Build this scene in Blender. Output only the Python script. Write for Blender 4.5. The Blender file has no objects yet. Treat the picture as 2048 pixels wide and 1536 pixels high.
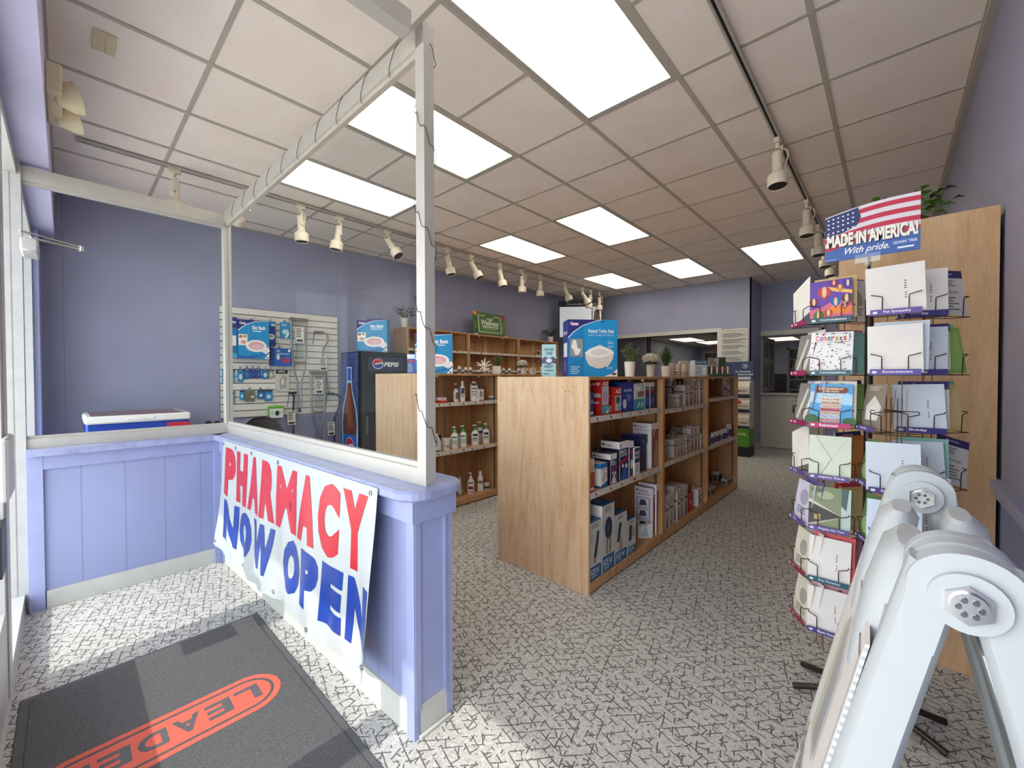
import bpy, bmesh, math, random
from mathutils import Vector, Matrix
random.seed(7)
SC = bpy.context.scene
COL = SC.collection
# ------------------------------------------------------------------ camera
CH = 1.30                      # camera height
F_PX, YAW, PITCH, ROLL = 822.4, .7436, -.0158, -.0022
cd = bpy.data.cameras.new('camera'); cam = bpy.data.objects.new('camera', cd); COL.objects.link(cam)
cd.sensor_fit = 'HORIZONTAL'; cd.sensor_width = 36.0; cd.lens = 36.0 * F_PX / 2048.0
cd.clip_start = .02; cd.clip_end = 200
_fwd = Vector((-math.sin(YAW) * math.cos(PITCH), math.cos(YAW) * math.cos(PITCH), math.sin(PITCH)))
_r = _fwd.cross(Vector((0, 0, 1))).normalized(); _u = _r.cross(_fwd)
_c, _s = math.cos(ROLL), math.sin(ROLL)
_r, _u = _c * _r + _s * _u, -_s * _r + _c * _u
cam.matrix_world = Matrix(((_r.x, _u.x, -_fwd.x, 0), (_r.y, _u.y, -_fwd.y, 0), (_r.z, _u.z, -_fwd.z, CH), (0, 0, 0, 1)))
SC.camera = cam
# measuring helpers: where the sight line of a point of the photograph (2048x1536) meets a plane of the room
def _ray(u, v): return _r * ((u - 1024) / F_PX) + _u * (-(v - 768) / F_PX) + _fwd
def onz(u, v, z=0.0):
    d = _ray(u, v); return Vector((0, 0, CH)) + d * ((z - CH) / d.z)
def onx(u, v, x):
    d = _ray(u, v); return Vector((0, 0, CH)) + d * (x / d.x)
def ony(u, v, y):
    d = _ray(u, v); return Vector((0, 0, CH)) + d * (y / d.y)
# ------------------------------------------------------------------ view, sky, sun
SC.view_settings.view_transform = 'Standard'; SC.view_settings.look = 'None'
SC.view_settings.gamma = 1.0; SC.view_settings.use_curve_mapping = False
SC.view_settings.exposure = 0.64
SC.cycles.max_bounces = 10; SC.cycles.diffuse_bounces = 7; SC.cycles.transparent_max_bounces = 16
SC.cycles.sample_clamp_indirect = 6.0
w = bpy.data.worlds.new('sky'); SC.world = w; w.use_nodes = True
_n = w.node_tree.nodes; _b = _n['Background']
_b.inputs[0].default_value = (.92, .96, 1.0, 1); _b.inputs[1].default_value = 3.15
sd = bpy.data.lights.new('sun', 'SUN'); sun = bpy.data.objects.new('sun', sd); COL.objects.link(sun)
sd.energy = 2.0; sd.angle = math.radians(.6); sd.color = (1, .95, .86)
sun.location = (0, -6, 6)
sun.rotation_euler = Vector((0.0, 1.0, -1.0)).to_track_quat('-Z', 'Y').to_euler()
# ------------------------------------------------------------------ materials
def lin(h):
    h = h.lstrip('#'); h = h if len(h) == 6 else ''.join(a * 2 for a in h); c = [int(h[i:i + 2], 16) / 255 for i in (0, 2, 4)]
    return tuple((x / 12.92 if x <= .04045 else ((x + .055) / 1.055) ** 2.4) for x in c)
_MC = {}
def mat(h, rough=.5, metal=0.0, noise=.06, scale=30, bump=0.0, name=None):
    k = (h, rough, metal, noise, scale, bump)
    if k in _MC: return _MC[k]
    m = bpy.data.materials.new(name or 'paint_' + h.strip('#')); m.use_nodes = True
    nt = m.node_tree; p = nt.nodes['Principled BSDF']
    p.inputs['Roughness'].default_value = rough; p.inputs['Metallic'].default_value = metal
    c = lin(h)
    if noise:
        tc = nt.nodes.new('ShaderNodeTexCoord'); nz = nt.nodes.new('ShaderNodeTexNoise'); nz.inputs['Scale'].default_value = scale
        nz.inputs['Detail'].default_value = 4
        nt.links.new(tc.outputs['Object'], nz.inputs['Vector'])
        rp = nt.nodes.new('ShaderNodeValToRGB')
        rp.color_ramp.elements[0].position = .3; rp.color_ramp.elements[1].position = .7
        rp.color_ramp.elements[0].color = tuple(x * (1 - noise) for x in c) + (1,)
        rp.color_ramp.elements[1].color = tuple(min(1, x * (1 + noise)) for x in c) + (1,)
        nt.links.new(nz.outputs['Fac'], rp.inputs['Fac']); nt.links.new(rp.outputs['Color'], p.inputs['Base Color'])
        if bump:
            b = nt.nodes.new('ShaderNodeBump'); b.inputs['Strength'].default_value = bump; b.inputs['Distance'].default_value = .002
            nt.links.new(nz.outputs['Fac'], b.inputs['Height']); nt.links.new(b.outputs['Normal'], p.inputs['Normal'])
    else: p.inputs['Base Color'].default_value = c + (1,)
    _MC[k] = m; return m
def P(h): return mat(h, .45, 0, .03, 12)       # printed card / plastic
class NT:                                       # tiny node helper
    def __init__(s, name):
        s.m = bpy.data.materials.new(name); s.m.use_nodes = True; s.t = s.m.node_tree; s.p = s.t.nodes['Principled BSDF']
        s.out = s.t.nodes['Material Output']
    def n(s, ty, ins=None, **kw):
        x = s.t.nodes.new('ShaderNode' + ty)
        for k, v in kw.items(): setattr(x, k, v)
        for k, v in (ins or {}).items(): s.put(x.inputs[k], v)
        return x
    def put(s, sock, v):
        if isinstance(v, bpy.types.NodeSocket): s.t.links.new(v, sock)
        elif isinstance(v, bpy.types.Node): s.t.links.new(v.outputs[0], sock)
        else: sock.default_value = v
    def math(s, op, a, b=0.0, c=None):
        x = s.n('Math', operation=op); s.put(x.inputs[0], a); s.put(x.inputs[1], b)
        if c is not None: s.put(x.inputs[2], c)
        return x.outputs[0]
    def ramp(s, f, stops):
        x = s.n('ValToRGB'); e = x.color_ramp.elements
        while len(e) < len(stops): e.new(.5)
        for el, (p, c) in zip(e, stops): el.position = p; el.color = tuple(c)[:3] + (1,)
        s.put(x.inputs[0], f); return x.outputs[0]
    def mix(s, f, a, b):
        x = s.n('Mix', data_type='RGBA'); s.put(x.inputs['Factor'], f)
        for k, v in ((6, a), (7, b)):
            if isinstance(v, tuple): v = tuple(v)[:3] + (1,)
            s.put(x.inputs[k], v)
        return x.outputs[2]
def glass_mat(name, tint='#FFFFFF', gl=.05, rough=0.0):
    q = NT(name); q.t.nodes.remove(q.p)
    tr = q.n('BsdfTransparent', {0: lin(tint) + (1,)}); gs = q.n('BsdfGlossy', {'Roughness': rough})
    lw = q.n('LayerWeight', {'Blend': .25})
    f = q.math('MULTIPLY_ADD', lw.outputs['Fresnel'], .006, gl)
    mx = q.n('MixShader', {0: f, 1: tr.outputs[0], 2: gs.outputs[0]}); q.t.links.new(mx.outputs[0], q.out.inputs[0]); return q.m
M_GLASS = glass_mat('window_glass', '#FCFEFE', .004)
M_CLEAR = glass_mat('clear_plastic', '#F0F4F4', .06, .1)
def carpet():
    q = NT('patterned_carpet'); tc = q.n('TexCoord')
    dn = q.n('TexNoise', {'Vector': tc.outputs['Object'], 'Scale': 9.0, 'Detail': 2})
    base = q.n('VectorMath', operation='MULTIPLY_ADD'); q.put(base.inputs[0], dn.outputs['Color']); base.inputs[1].default_value = (.016, .016, 0); q.put(base.inputs[2], tc.outputs['Object'])
    def dash(rot, sc, off, thr, w=.085, len_=.42):
        mp = q.n('Mapping', {'Vector': base.outputs[0], 'Rotation': (0, 0, math.radians(rot)), 'Location': off})
        br = q.n('TexBrick', {'Vector': mp.outputs[0], 'Scale': sc, 'Mortar Size': w * .3, 'Mortar Smooth': .25, 'Brick Width': len_ * 2.6, 'Row Height': .3, 'Bias': 0.0})
        br.offset = .37
        nz = q.n('TexNoise', {'Vector': mp.outputs[0], 'Scale': 24.0, 'Detail': 1})
        mk = q.math('GREATER_THAN', nz.outputs['Fac'], thr)
        return q.math('MULTIPLY', br.outputs['Fac'], mk)
    a = dash(14, 8.2, (0, 0, 0), .48, .07); b = dash(-48, 8.2, (.31, .17, 0), .5, .07); c = dash(76, 7.6, (.13, .7, 0), .53, .07)
    m = q.math('MAXIMUM', q.math('MAXIMUM', a, b), c)
    # loop rows
    mp = q.n('Mapping', {'Vector': tc.outputs['Object'], 'Scale': (150, 330, 1)})
    fine = q.n('TexNoise', {'Vector': mp.outputs[0], 'Scale': 1.0, 'Detail': 2})
    mid = q.n('TexNoise', {'Vector': tc.outputs['Object'], 'Scale': 60.0, 'Detail': 3})
    mixf = q.math('MULTIPLY_ADD', mid.outputs['Fac'], .35, q.math('MULTIPLY', fine.outputs['Fac'], .65))
    col = q.ramp(mixf, [(.33, lin('#8A8A87')), (.5, lin('#B8B7B2')), (.66, lin('#DAD8D2'))])
    col2 = q.mix(q.math('MULTIPLY', m, .85), col, lin('#3C3936'))
    q.put(q.p.inputs['Base Color'], col2); q.p.inputs['Roughness'].default_value = .95
    bp = q.n('Bump', {'Height': mixf, 'Strength': .35, 'Distance': .004}); q.put(q.p.inputs['Normal'], bp.outputs[0]); return q.m
def wood(name, c0, c1, c2, axis='z', sc=1.0, rough=.42):
    q = NT(name); tc = q.n('TexCoord')
    s = {'z': (9, 9, .9), 'y': (9, .9, 9), 'x': (.9, 9, 9)}[axis]
    mp = q.n('Mapping', {'Vector': tc.outputs['Object'], 'Scale': tuple(a * sc for a in s)})
    n1 = q.n('TexNoise', {'Vector': mp.outputs[0], 'Scale': 1.4, 'Detail': 5, 'Distortion': 1.6})
    mp2 = q.n('Mapping', {'Vector': tc.outputs['Object'], 'Scale': tuple(a * sc * 7 for a in s)})
    n2 = q.n('TexNoise', {'Vector': mp2.outputs[0], 'Scale': 2.0, 'Detail': 3})
    f = q.math('MULTIPLY_ADD', n2.outputs['Fac'], .35, q.math('MULTIPLY', n1.outputs['Fac'], .65))
    col = q.ramp(f, [(.36, lin(c0)), (.5, lin(c1)), (.64, lin(c2))])
    q.put(q.p.inputs['Base Color'], col); q.p.inputs['Roughness'].default_value = rough; return q.m
def ceiling_tile():
    q = NT('embossed_ceiling_tile'); g = q.n('NewGeometry')
    sep = q.n('SeparateXYZ', {0: g.outputs['Position']})
    x, y = sep.outputs[0], sep.outputs[1]
    def lines(a, per, off=0.0):
        r = math.radians(a); d = q.math('ADD', q.math('MULTIPLY', x, math.cos(r)), q.math('MULTIPLY', y, math.sin(r)))
        t = q.math('FRACT', q.math('MULTIPLY_ADD', d, 1 / per, off + 100))
        l1 = q.math('LESS_THAN', q.math('ABSOLUTE', q.math('SUBTRACT', t, .44)), .028)
        l2 = q.math('LESS_THAN', q.math('ABSOLUTE', q.math('SUBTRACT', t, .56)), .028)
        return q.math('MAXIMUM', l1, l2)
    h = lines(0, .176)
    for a in (60, 120, 90): h = q.math('MAXIMUM', h, lines(a, .152 if a != 90 else .152))
    nz = q.n('TexNoise', {'Vector': g.outputs['Position'], 'Scale': 3.0, 'Detail': 3})
    col = q.ramp(nz.outputs['Fac'], [(.3, lin('#F0E4DA')), (.7, lin('#F6EDE4'))])
    q.put(q.p.inputs['Base Color'], col); q.p.inputs['Roughness'].default_value = .8
    bp = q.n('Bump', {'Height': h, 'Strength': 1.0, 'Distance': .014}); q.put(q.p.inputs['Normal'], bp.outputs[0]); return q.m
def wall_mat(name, h, groove=None, rough=.55):
    q = NT(name); g = q.n('NewGeometry'); nz = q.n('TexNoise', {'Vector': g.outputs['Position'], 'Scale': 2.2, 'Detail': 4})
    c = lin(h); col = q.ramp(nz.outputs['Fac'], [(.3, tuple(a * .94 for a in c)), (.7, tuple(a * 1.05 for a in c))])
    fn = q.n('TexNoise', {'Vector': g.outputs['Position'], 'Scale': 260.0, 'Detail': 2})
    bp = q.n('Bump', {'Height': fn.outputs['Fac'], 'Strength': .12, 'Distance': .002})
    if groove:                                  # vertical panel joints every `groove` metres along an axis
        ax, per, off = groove
        sep = q.n('SeparateXYZ', {0: g.outputs['Position']}); p_ = sep.outputs[0 if ax == 'x' else 1]
        t = q.math('FRACT', q.math('MULTIPLY_ADD', p_, 1 / per, off + 100)); l = q.math('LESS_THAN', q.math('ABSOLUTE', q.math('SUBTRACT', t, .5)), .0032 / per)
        col = q.mix(q.math('MULTIPLY', l, .45), col, tuple(a * .5 for a in c))
    q.put(q.p.inputs['Normal'], bp.outputs[0]); q.put(q.p.inputs['Base Color'], col); q.p.inputs['Roughness'].default_value = rough; return q.m
def emit(name, h, s, col2=None):
    q = NT(name); q.p.inputs['Emission Color'].default_value = lin(h) + (1,); q.p.inputs['Emission Strength'].default_value = s
    q.p.inputs['Base Color'].default_value = (.6, .6, .55, 1); return q.m
M_CARPET = carpet()
M_TILE = ceiling_tile()
M_BLUE = wall_mat('periwinkle_paint', '#989AB4', ('y', 1.22, .5))
M_BLUEX = wall_mat('periwinkle_paint_back', '#989AB4', ('x', 1.22, .3))
M_KNEE = wall_mat('light_periwinkle_panelling', '#929CC4', ('x', .1016, .2), .45)
M_KNEEY = wall_mat('light_periwinkle_panelling_left', '#929CC4', ('y', .19, .2), .45)
M_LAV = mat('#97A0CA', .4, 0, .05, 8, name='lavender_trim_paint')
M_SOFFIT = mat('#BDBBDC', .5, 0, .05, 4, name='soffit_paint')
M_BASE = mat('#C4C6BF', .55, 0, .06, 10, name='vinyl_base')
M_TBAR = mat('#B9B2A6', .4, .1, .05, 10, name='grid_bar')
M_ALU = mat('#BDBAB2', .35, .25, .04, 20, name='anodised_aluminium')
M_ALUB = mat('#B8B8B6', .4, .2, .05, 20, name='frame_aluminium')
M_MAPLE = wood('maple_laminate_shaded', '#A97A4C', '#BC8F61', '#C89F73')  # same maple as the panels, shade of the shelf interiors put into its colour
M_MAPLEP = wood('maple_panel', '#C39C74', '#D2AF8A', '#DABB98')
M_MAPLET = wood('maple_tall_panel', '#C49C70', '#CFA97F', '#D7B48C')
M_WHITE = mat('#E8E6E0', .4, 0, .03, 10, name='white_plastic')
M_LAMP = mat('#DDD2C0', .45, 0, .05, 30, name='cream_lamp_enamel')
M_BLACK = mat('#141416', .4, 0, .1, 20, name='black_plastic')
M_DARK = mat('#2A2422', .5, .3, .1, 20, name='dark_bronze_wire')
M_CHROME = mat('#C8CACC', .22, .95, .02, 20, name='chrome')
M_LEAF = mat('#3E5C2E', .5, 0, .35, 40, name='leaf_green')
M_LEAFD = mat('#2C4028', .5, 0, .35, 40, name='dark_leaf_green')
M_SAGE = mat('#5C6848', .6, 0, .3, 40, name='sage_leaf')
M_LENS = emit('troffer_lens', '#FFF5E0', 3.5)
# ------------------------------------------------------------------ mesh building
I4 = Matrix.Identity(4)
_TX = {}
def text_mesh(s, bold=0.0, shear=0.0):
    k = (s, bold, shear)
    if k in _TX: return _TX[k]
    c = bpy.data.curves.new('t', 'FONT'); c.body = s; c.size = 1; c.offset = bold; c.shear = shear; c.resolution_u = 3
    o = bpy.data.objects.new('t', c); COL.objects.link(o); dg = bpy.context.evaluated_depsgraph_get(); dg.update()
    me = o.evaluated_get(dg).to_mesh()
    vs = [(v.co.x, v.co.y) for v in me.vertices]; fs = [tuple(f.vertices) for f in me.polygons]
    o.evaluated_get(dg).to_mesh_clear(); bpy.data.objects.remove(o); bpy.data.curves.remove(c)
    if not vs: vs = [(0, 0)]
    x0 = min(v[0] for v in vs); x1 = max(v[0] for v in vs); y0 = min(v[1] for v in vs); y1 = max(v[1] for v in vs)
    w_, h_ = max(1e-6, x1 - x0), max(1e-6, y1 - y0)
    _TX[k] = ([((a - x0) / w_, (b - y0) / h_) for a, b in vs], fs, w_ / h_); return _TX[k]
class MB:
    def __init__(s): s.v = []; s.f = []; s.mi = []; s.mats = []; s.M = I4; s.sm = []
    def m(s, mt):
        if mt not in s.mats: s.mats.append(mt)
        return s.mats.index(mt)
    def raw(s, vs, fs, mt, smooth=False):
        o = len(s.v); s.v += [s.M @ Vector(p) for p in vs]; i = s.m(mt)
        for f in fs: s.f.append(tuple(o + a for a in f)); s.mi.append(i); s.sm.append(smooth)
        return s
    def box(s, x0, x1, y0, y1, z0, z1, mt, ch=0.0):
        if x1 < x0: x0, x1 = x1, x0
        if y1 < y0: y0, y1 = y1, y0
        if z1 < z0: z0, z1 = z1, z0
        c = min(ch, (x1 - x0) * .45, (y1 - y0) * .45, (z1 - z0) * .45)
        if c <= 0:
            vs = [(x, y, z) for z in (z0, z1) for x, y in ((x0, y0), (x1, y0), (x1, y1), (x0, y1))]
            return s.raw(vs, [(3, 2, 1, 0), (4, 5, 6, 7), (0, 1, 5, 4), (1, 2, 6, 5), (2, 3, 7, 6), (3, 0, 4, 7)], mt)
        ring = [(x0 + c, y0), (x1 - c, y0), (x1, y0 + c), (x1, y1 - c), (x1 - c, y1), (x0 + c, y1), (x0, y1 - c), (x0, y0 + c)]
        cx, cy = (x0 + x1) / 2, (y0 + y1) / 2
        def ins(p): return (p[0] + (c if p[0] < cx else -c) * (abs(p[0] - (x0 if p[0] < cx else x1)) < 1e-9), p[1] + (c if p[1] < cy else -c) * (abs(p[1] - (y0 if p[1] < cy else y1)) < 1e-9))
        ri = [ins(p) for p in ring]
        vs = [(p[0], p[1], z0) for p in ri] + [(p[0], p[1], z0 + c) for p in ring] + [(p[0], p[1], z1 - c) for p in ring] + [(p[0], p[1], z1) for p in ri]
        fs = [tuple(range(7, -1, -1)), tuple(range(24, 32))]
        for k in range(3):
            for i in range(8): j = (i + 1) % 8; fs.append((k * 8 + i, k * 8 + j, k * 8 + 8 + j, k * 8 + 8 + i))
        return s.raw(vs, fs, mt)
    def prism(s, pts, d0, d1, mt, axis='y', smooth=False):   # polygon pts in the two other axes, extruded along axis
        def p3(a, b, d): return {'y': (a, d, b), 'x': (d, a, b), 'z': (a, b, d)}[axis]
        n = len(pts); vs = [p3(a, b, d0) for a, b in pts] + [p3(a, b, d1) for a, b in pts]
        ar = sum(pts[i][0] * pts[(i + 1) % n][1] - pts[(i + 1) % n][0] * pts[i][1] for i in range(n))
        flip = (ar > 0) ^ (d1 < d0) ^ (axis == 'y')
        caps = [tuple(range(n - 1, -1, -1)), tuple(range(n, 2 * n))]; sides = [(i, (i + 1) % n, n + (i + 1) % n, n + i) for i in range(n)]
        fs = caps + sides
        if not flip: fs = [tuple(reversed(f)) for f in fs]
        o = len(s.f); s.raw(vs, fs, mt)
        if smooth:
            for i in range(o + 2, len(s.f)): s.sm[i] = True
        return s
    def tube(s, pts, r, mt, n=8, closed=False, caps=True):
        pts = [Vector(p) for p in pts]; rings = []; L = len(pts); up = None
        rr = r if isinstance(r, (list, tuple)) else [r] * L
        for i, p in enumerate(pts):
            a = pts[i - 1] if (i or closed) else p; b = pts[(i + 1) % L] if (i < L - 1 or closed) else p
            t = (b - a).normalized() if (b - a).length > 1e-9 else Vector((0, 0, 1))
            if up is None: up = Vector((0, 0, 1)) if abs(t.z) < .9 else Vector((1, 0, 0))
            sd_ = t.cross(up).normalized(); up = sd_.cross(t).normalized()
            rings.append([p + (sd_ * math.cos(2 * math.pi * k / n) + up * math.sin(2 * math.pi * k / n)) * rr[i] for k in range(n)])
        vs = [q for rg in rings for q in rg]; fs = []
        for i in range(L if closed else L - 1):
            for k in range(n):
                j = (i + 1) % L; fs.append((i * n + k, i * n + (k + 1) % n, j * n + (k + 1) % n, j * n + k))
        if caps and not closed: fs += [tuple(range(n - 1, -1, -1)), tuple(range((L - 1) * n, L * n))]
        return s.raw(vs, fs, mt, True)
    def lathe(s, prof, mt, n=20, c=(0, 0, 0), sx=1.0, sy=1.0):
        vs = []; fs = []
        for r, z in prof: vs += [(c[0] + r * sx * math.cos(2 * math.pi * k / n), c[1] + r * sy * math.sin(2 * math.pi * k / n), c[2] + z) for k in range(n)]
        for i in range(len(prof) - 1):
            for k in range(n): fs.append((i * n + k, i * n + (k + 1) % n, (i + 1) * n + (k + 1) % n, (i + 1) * n + k))
        s.raw(vs, fs, mt, True)
        if prof[0][0] > 1e-4: s.raw(vs[:n], [tuple(range(n - 1, -1, -1))], mt)
        if prof[-1][0] > 1e-4: s.raw(vs[-n:], [tuple(range(n))], mt)
        return s
    def band(s, r, z0, z1, a0, a1, mt, n=10, sx=1.0, sy=1.0, r1=None):  # curved label on a bottle
        r1 = r if r1 is None else r1; vs = []
        for i in range(n + 1):
            a = math.radians(a0 + (a1 - a0) * i / n); vs += [(r * sx * math.cos(a), r * sy * math.sin(a), z0), (r1 * sx * math.cos(a), r1 * sy * math.sin(a), z1)]
        return s.raw(vs, [(2 * i, 2 * i + 2, 2 * i + 3, 2 * i + 1) for i in range(n)], mt, True)
    # decals: drawn on a plane with origin o, right vector a, up vector b (metres), lifted along normal
    def decal(s, o, a, b, items, lift=.0005):
        o, a, b = Vector(o), Vector(a), Vector(b); nrm = a.cross(b).normalized()
        for k, it in enumerate(items):
            q = o + nrm * (lift * (1 + .6 * k)); t = it[0]
            if t == 'r': x0, y0, x1, y1, c = it[1:6]; pts = [(x0, y0), (x1, y0), (x1, y1), (x0, y1)]; s.raw([q + a * x + b * y for x, y in pts], [(0, 1, 2, 3)], c if not isinstance(c, str) else P(c))
            elif t == 'p':
                pts = it[1]; ar = sum(pts[i][0] * pts[(i + 1) % len(pts)][1] - pts[(i + 1) % len(pts)][0] * pts[i][1] for i in range(len(pts)))
                if ar < 0: pts = pts[::-1]
                s.raw([q + a * x + b * y for x, y in pts], [tuple(range(len(pts)))], it[2] if not isinstance(it[2], str) else P(it[2]))
            elif t == 'e':
                cx, cy, rx, ry, c = it[1:6]; n = 20; s.raw([q + a * (cx + rx * math.cos(2 * math.pi * i / n)) + b * (cy + ry * math.sin(2 * math.pi * i / n)) for i in range(n)], [tuple(range(n))], P(c) if isinstance(c, str) else c)
            elif t == 't':                    # ('t', text, x0, x1, y0, y1, colour, bold, shear)
                st, x0, x1, y0, y1, c = it[1:7]; bold = it[7] if len(it) > 7 else .01; sh = it[8] if len(it) > 8 else 0
                vs, fs, _ = text_mesh(st, bold, sh); s.raw([q + a * (x0 + (x1 - x0) * x) + b * (y0 + (y1 - y0) * y) for x, y in vs], fs, P(c) if isinstance(c, str) else c)
            elif t == 'l':                    # text lines as thin bars: ('l', x0, x1, y0, y1, n, colour)
                x0, x1, y0, y1, n, c = it[1:7]; h_ = (y1 - y0) / (2 * n)
                for i in range(n):
                    yy = y1 - (2 * i + 1) * h_; xe = x0 + (x1 - x0) * random.uniform(.6, 1)
                    s.raw([q + a * x + b * y for x, y in ((x0, yy), (xe, yy), (xe, yy + h_), (x0, yy + h_))], [(0, 1, 2, 3)], P(c))
        return s
    def build(s, name, parent=None, bevel=0.0):
        me = bpy.data.meshes.new(name); me.from_pydata([tuple(p) for p in s.v], [], s.f)
        for mt in s.mats: me.materials.append(mt)
        me.polygons.foreach_set('material_index', s.mi); me.polygons.foreach_set('use_smooth', s.sm); me.update()
        o = bpy.data.objects.new(name, me); COL.objects.link(o)
        if parent is not None: o.parent = parent
        if any(s.sm):
            try: me.set_sharp_from_angle(angle=math.radians(42))
            except Exception: pass
        return o
def tag(o, label, cat, group=None):
    o['label'] = label; o['category'] = cat
    if group: o['group'] = group
    return o
def empty(name, loc, rz=0.0, label=None, cat=None, group=None):
    o = bpy.data.objects.new(name, None); COL.objects.link(o); o.location = loc; o.rotation_euler = (0, 0, rz); o.empty_display_size = .05
    if label: tag(o, label, cat, group)
    return o
def struct(mb, name, parent=None):
    o = mb.build(name, parent); o['kind'] = 'structure'; return o
def copy_tree(o, parent=None):
    c = o.copy(); COL.objects.link(c); c.parent = parent
    for ch in o.children: copy_tree(ch, c)
    return c
def frame(loc, rz=0.0, rx=0.0): return Matrix.Translation(loc) @ Matrix.Rotation(rz, 4, 'Z') @ Matrix.Rotation(rx, 4, 'X')
# ================================================================== THE ROOM
H = 3.007
def wx(y): return -5.53 + .0552 * (y + .2)          # left wall (not quite square to the room)
def by(x): return 7.77 + (x + 5.09) * .0392          # back wall
RX = .345
GX0, GY0, GS = -.899, 2.387, .61                      # ceiling grid origin and module
b = MB(); b.raw([(-9, -.35, 0), (2, -.35, 0), (2, 16.2, 0), (-9, 16.2, 0)], [(0, 1, 2, 3)], M_CARPET); struct(b, 'floor')
b = MB(); b.raw([(-14, -14, -.02), (12, -14, -.02), (12, -.35, -.02), (-14, -.35, -.02)], [(0, 1, 2, 3)], mat('#DAD5CC', .9, 0, .1, 6, name='concrete')); struct(b, 'ground')
# ceiling: tiles with holes where the light fittings are
FIX = [('B', -2, 0), ('D', -2, 0), ('F', -2, 0), ('D', 2, 4), ('F', 2, 4), ('D', 6, 8), ('F', 6, 8), ('B', 6, 8)]
XL = {'B': -1, 'D': -3, 'F': -5}
hole = set()
for a, j0, j1 in FIX:
    for j in range(j0, j1): hole.add((XL[a], j))
b = MB()
for i in range(-9, 3):
    for j in range(-5, 12):
        if (i, j) in hole: continue
        x0, x1, y0, y1 = GX0 + i * GS, GX0 + (i + 1) * GS, GY0 + j * GS, GY0 + (j + 1) * GS
        y0 = max(y0, -.06)
        if y1 <= y0: continue
        b.raw([(x0, y0, H), (x0, y1, H), (x1, y1, H), (x1, y0, H)], [(0, 1, 2, 3)], M_TILE)
b.raw([(-6.5, -.3, H + .25), (-6.5, 9.2, H + .25), (1, 9.2, H + .25), (1, -.3, H + .25)], [(0, 1, 2, 3)], M_WHITE)
struct(b, 'ceiling')
b = MB()
for i in range(-7, 3):
    x = GX0 + i * GS
    if wx(3) < x < RX: b.box(x - .013, x + .013, -.06, 8.75, H - .006, H + .004, M_TBAR)
for j in range(-3, 11):
    y = GY0 + j * GS
    for i in range(-8, 3):
        x0, x1 = GX0 + i * GS, GX0 + (i + 1) * GS
        if (i, j) in hole and (i, j - 1) in hole: continue
        x0 = max(x0, wx(y)); x1 = min(x1, RX)
        if x1 > x0: b.box(x0 + .013, x1 - .013, y - .011, y + .011, H - .005, H + .003, M_TBAR)
b.prism([(wx(-.2), -.2), (wx(-.2) + .03, -.2), (wx(7.8) + .03, 7.8), (wx(7.8), 7.8)], H - .012, H + .002, M_TBAR, 'z')
b.box(RX - .03, RX, -.06, 8.75, H - .035, H + .002, M_TBAR)
b.prism([(-5.1, 7.74), (-1.77, 7.87), (-1.77, 7.9), (-5.1, 7.77)], H - .012, H + .002, M_TBAR, 'z')
b.box(-5.6, RX, -.075, -.035, H - .05, H + .002, M_TBAR)
struct(b, 'trim_1')
# recessed troffers
protoF = None
for k, (a, j0, j1) in enumerate(FIX):
    x0, y0 = GX0 + XL[a] * GS, GY0 + j0 * GS; cx, cy = x0 + GS / 2, y0 + GS
    if protoF is None:
        r = empty('ceiling_light', (cx, cy, H)); W, D = GS / 2 - .013, GS - .013
        f = MB()
        for s_ in (-1, 1):
            f.box(s_ * W, s_ * (W - .022), -D, D, -.004, .012, M_ALU); f.box(-W + .022, W - .022, s_ * D, s_ * (D - .022), -.004, .012, M_ALU)
        f.build('frame', r)
        g = MB(); g.raw([(-W + .02, -D + .02, .004), (-W + .02, D - .02, .004), (W - .02, D - .02, .004), (W - .02, -D + .02, .004)], [(0, 1, 2, 3)], M_LENS); g.build('lens', r)
        hb = MB(); hb.box(-W, W, -D, D, .06, .10, M_WHITE); hb.build('housing', r)
        protoF = r
    else:
        r = copy_tree(protoF); r.location = (cx, cy, H)
    nm = ['above the open floor right of the post', 'behind the post, next to the vestibule', 'nearest the spotlight track, front row',
          'in the middle of the room', 'in the middle beside the spotlight track', 'near the pharmacy window header', 'in the far corner by the screen', 'in front of the half door'][k]
    tag(r, 'recessed cream fluorescent ceiling light ' + nm, 'ceiling light', 'recessed fluorescent ceiling lights')
# walls
def wallprism(pts, z0, z1, m, name): 
    q = MB(); q.prism(pts, z0, z1, m, 'z'); return struct(q, name)
wallprism([(wx(-.5) - .12, -.5), (wx(-.5), -.5), (wx(7.9), 7.9), (wx(7.9) - .12, 7.9)], 0, H + .3, M_BLUE, 'wall_left')
b = MB(); b.box(RX, RX + .12, -.5, 9.4, .84, H + .3, wall_mat('right_wall_paint', '#9495AC', ('y', 1.22, .07)))
b.box(RX, RX + .12, -.5, 9.4, 0, .84, wall_mat('wainscot_blue', '#7C86AE', ('y', .2, .1))); struct(b, 'wall_right')
b = MB(); b.box(RX - .022, RX + .001, -.3, 8.7, .80, .86, M_BLUE); b.box(RX - .034, RX + .001, -.3, 8.7, .845, .868, M_BLUE); struct(b, 'trim_2')
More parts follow.
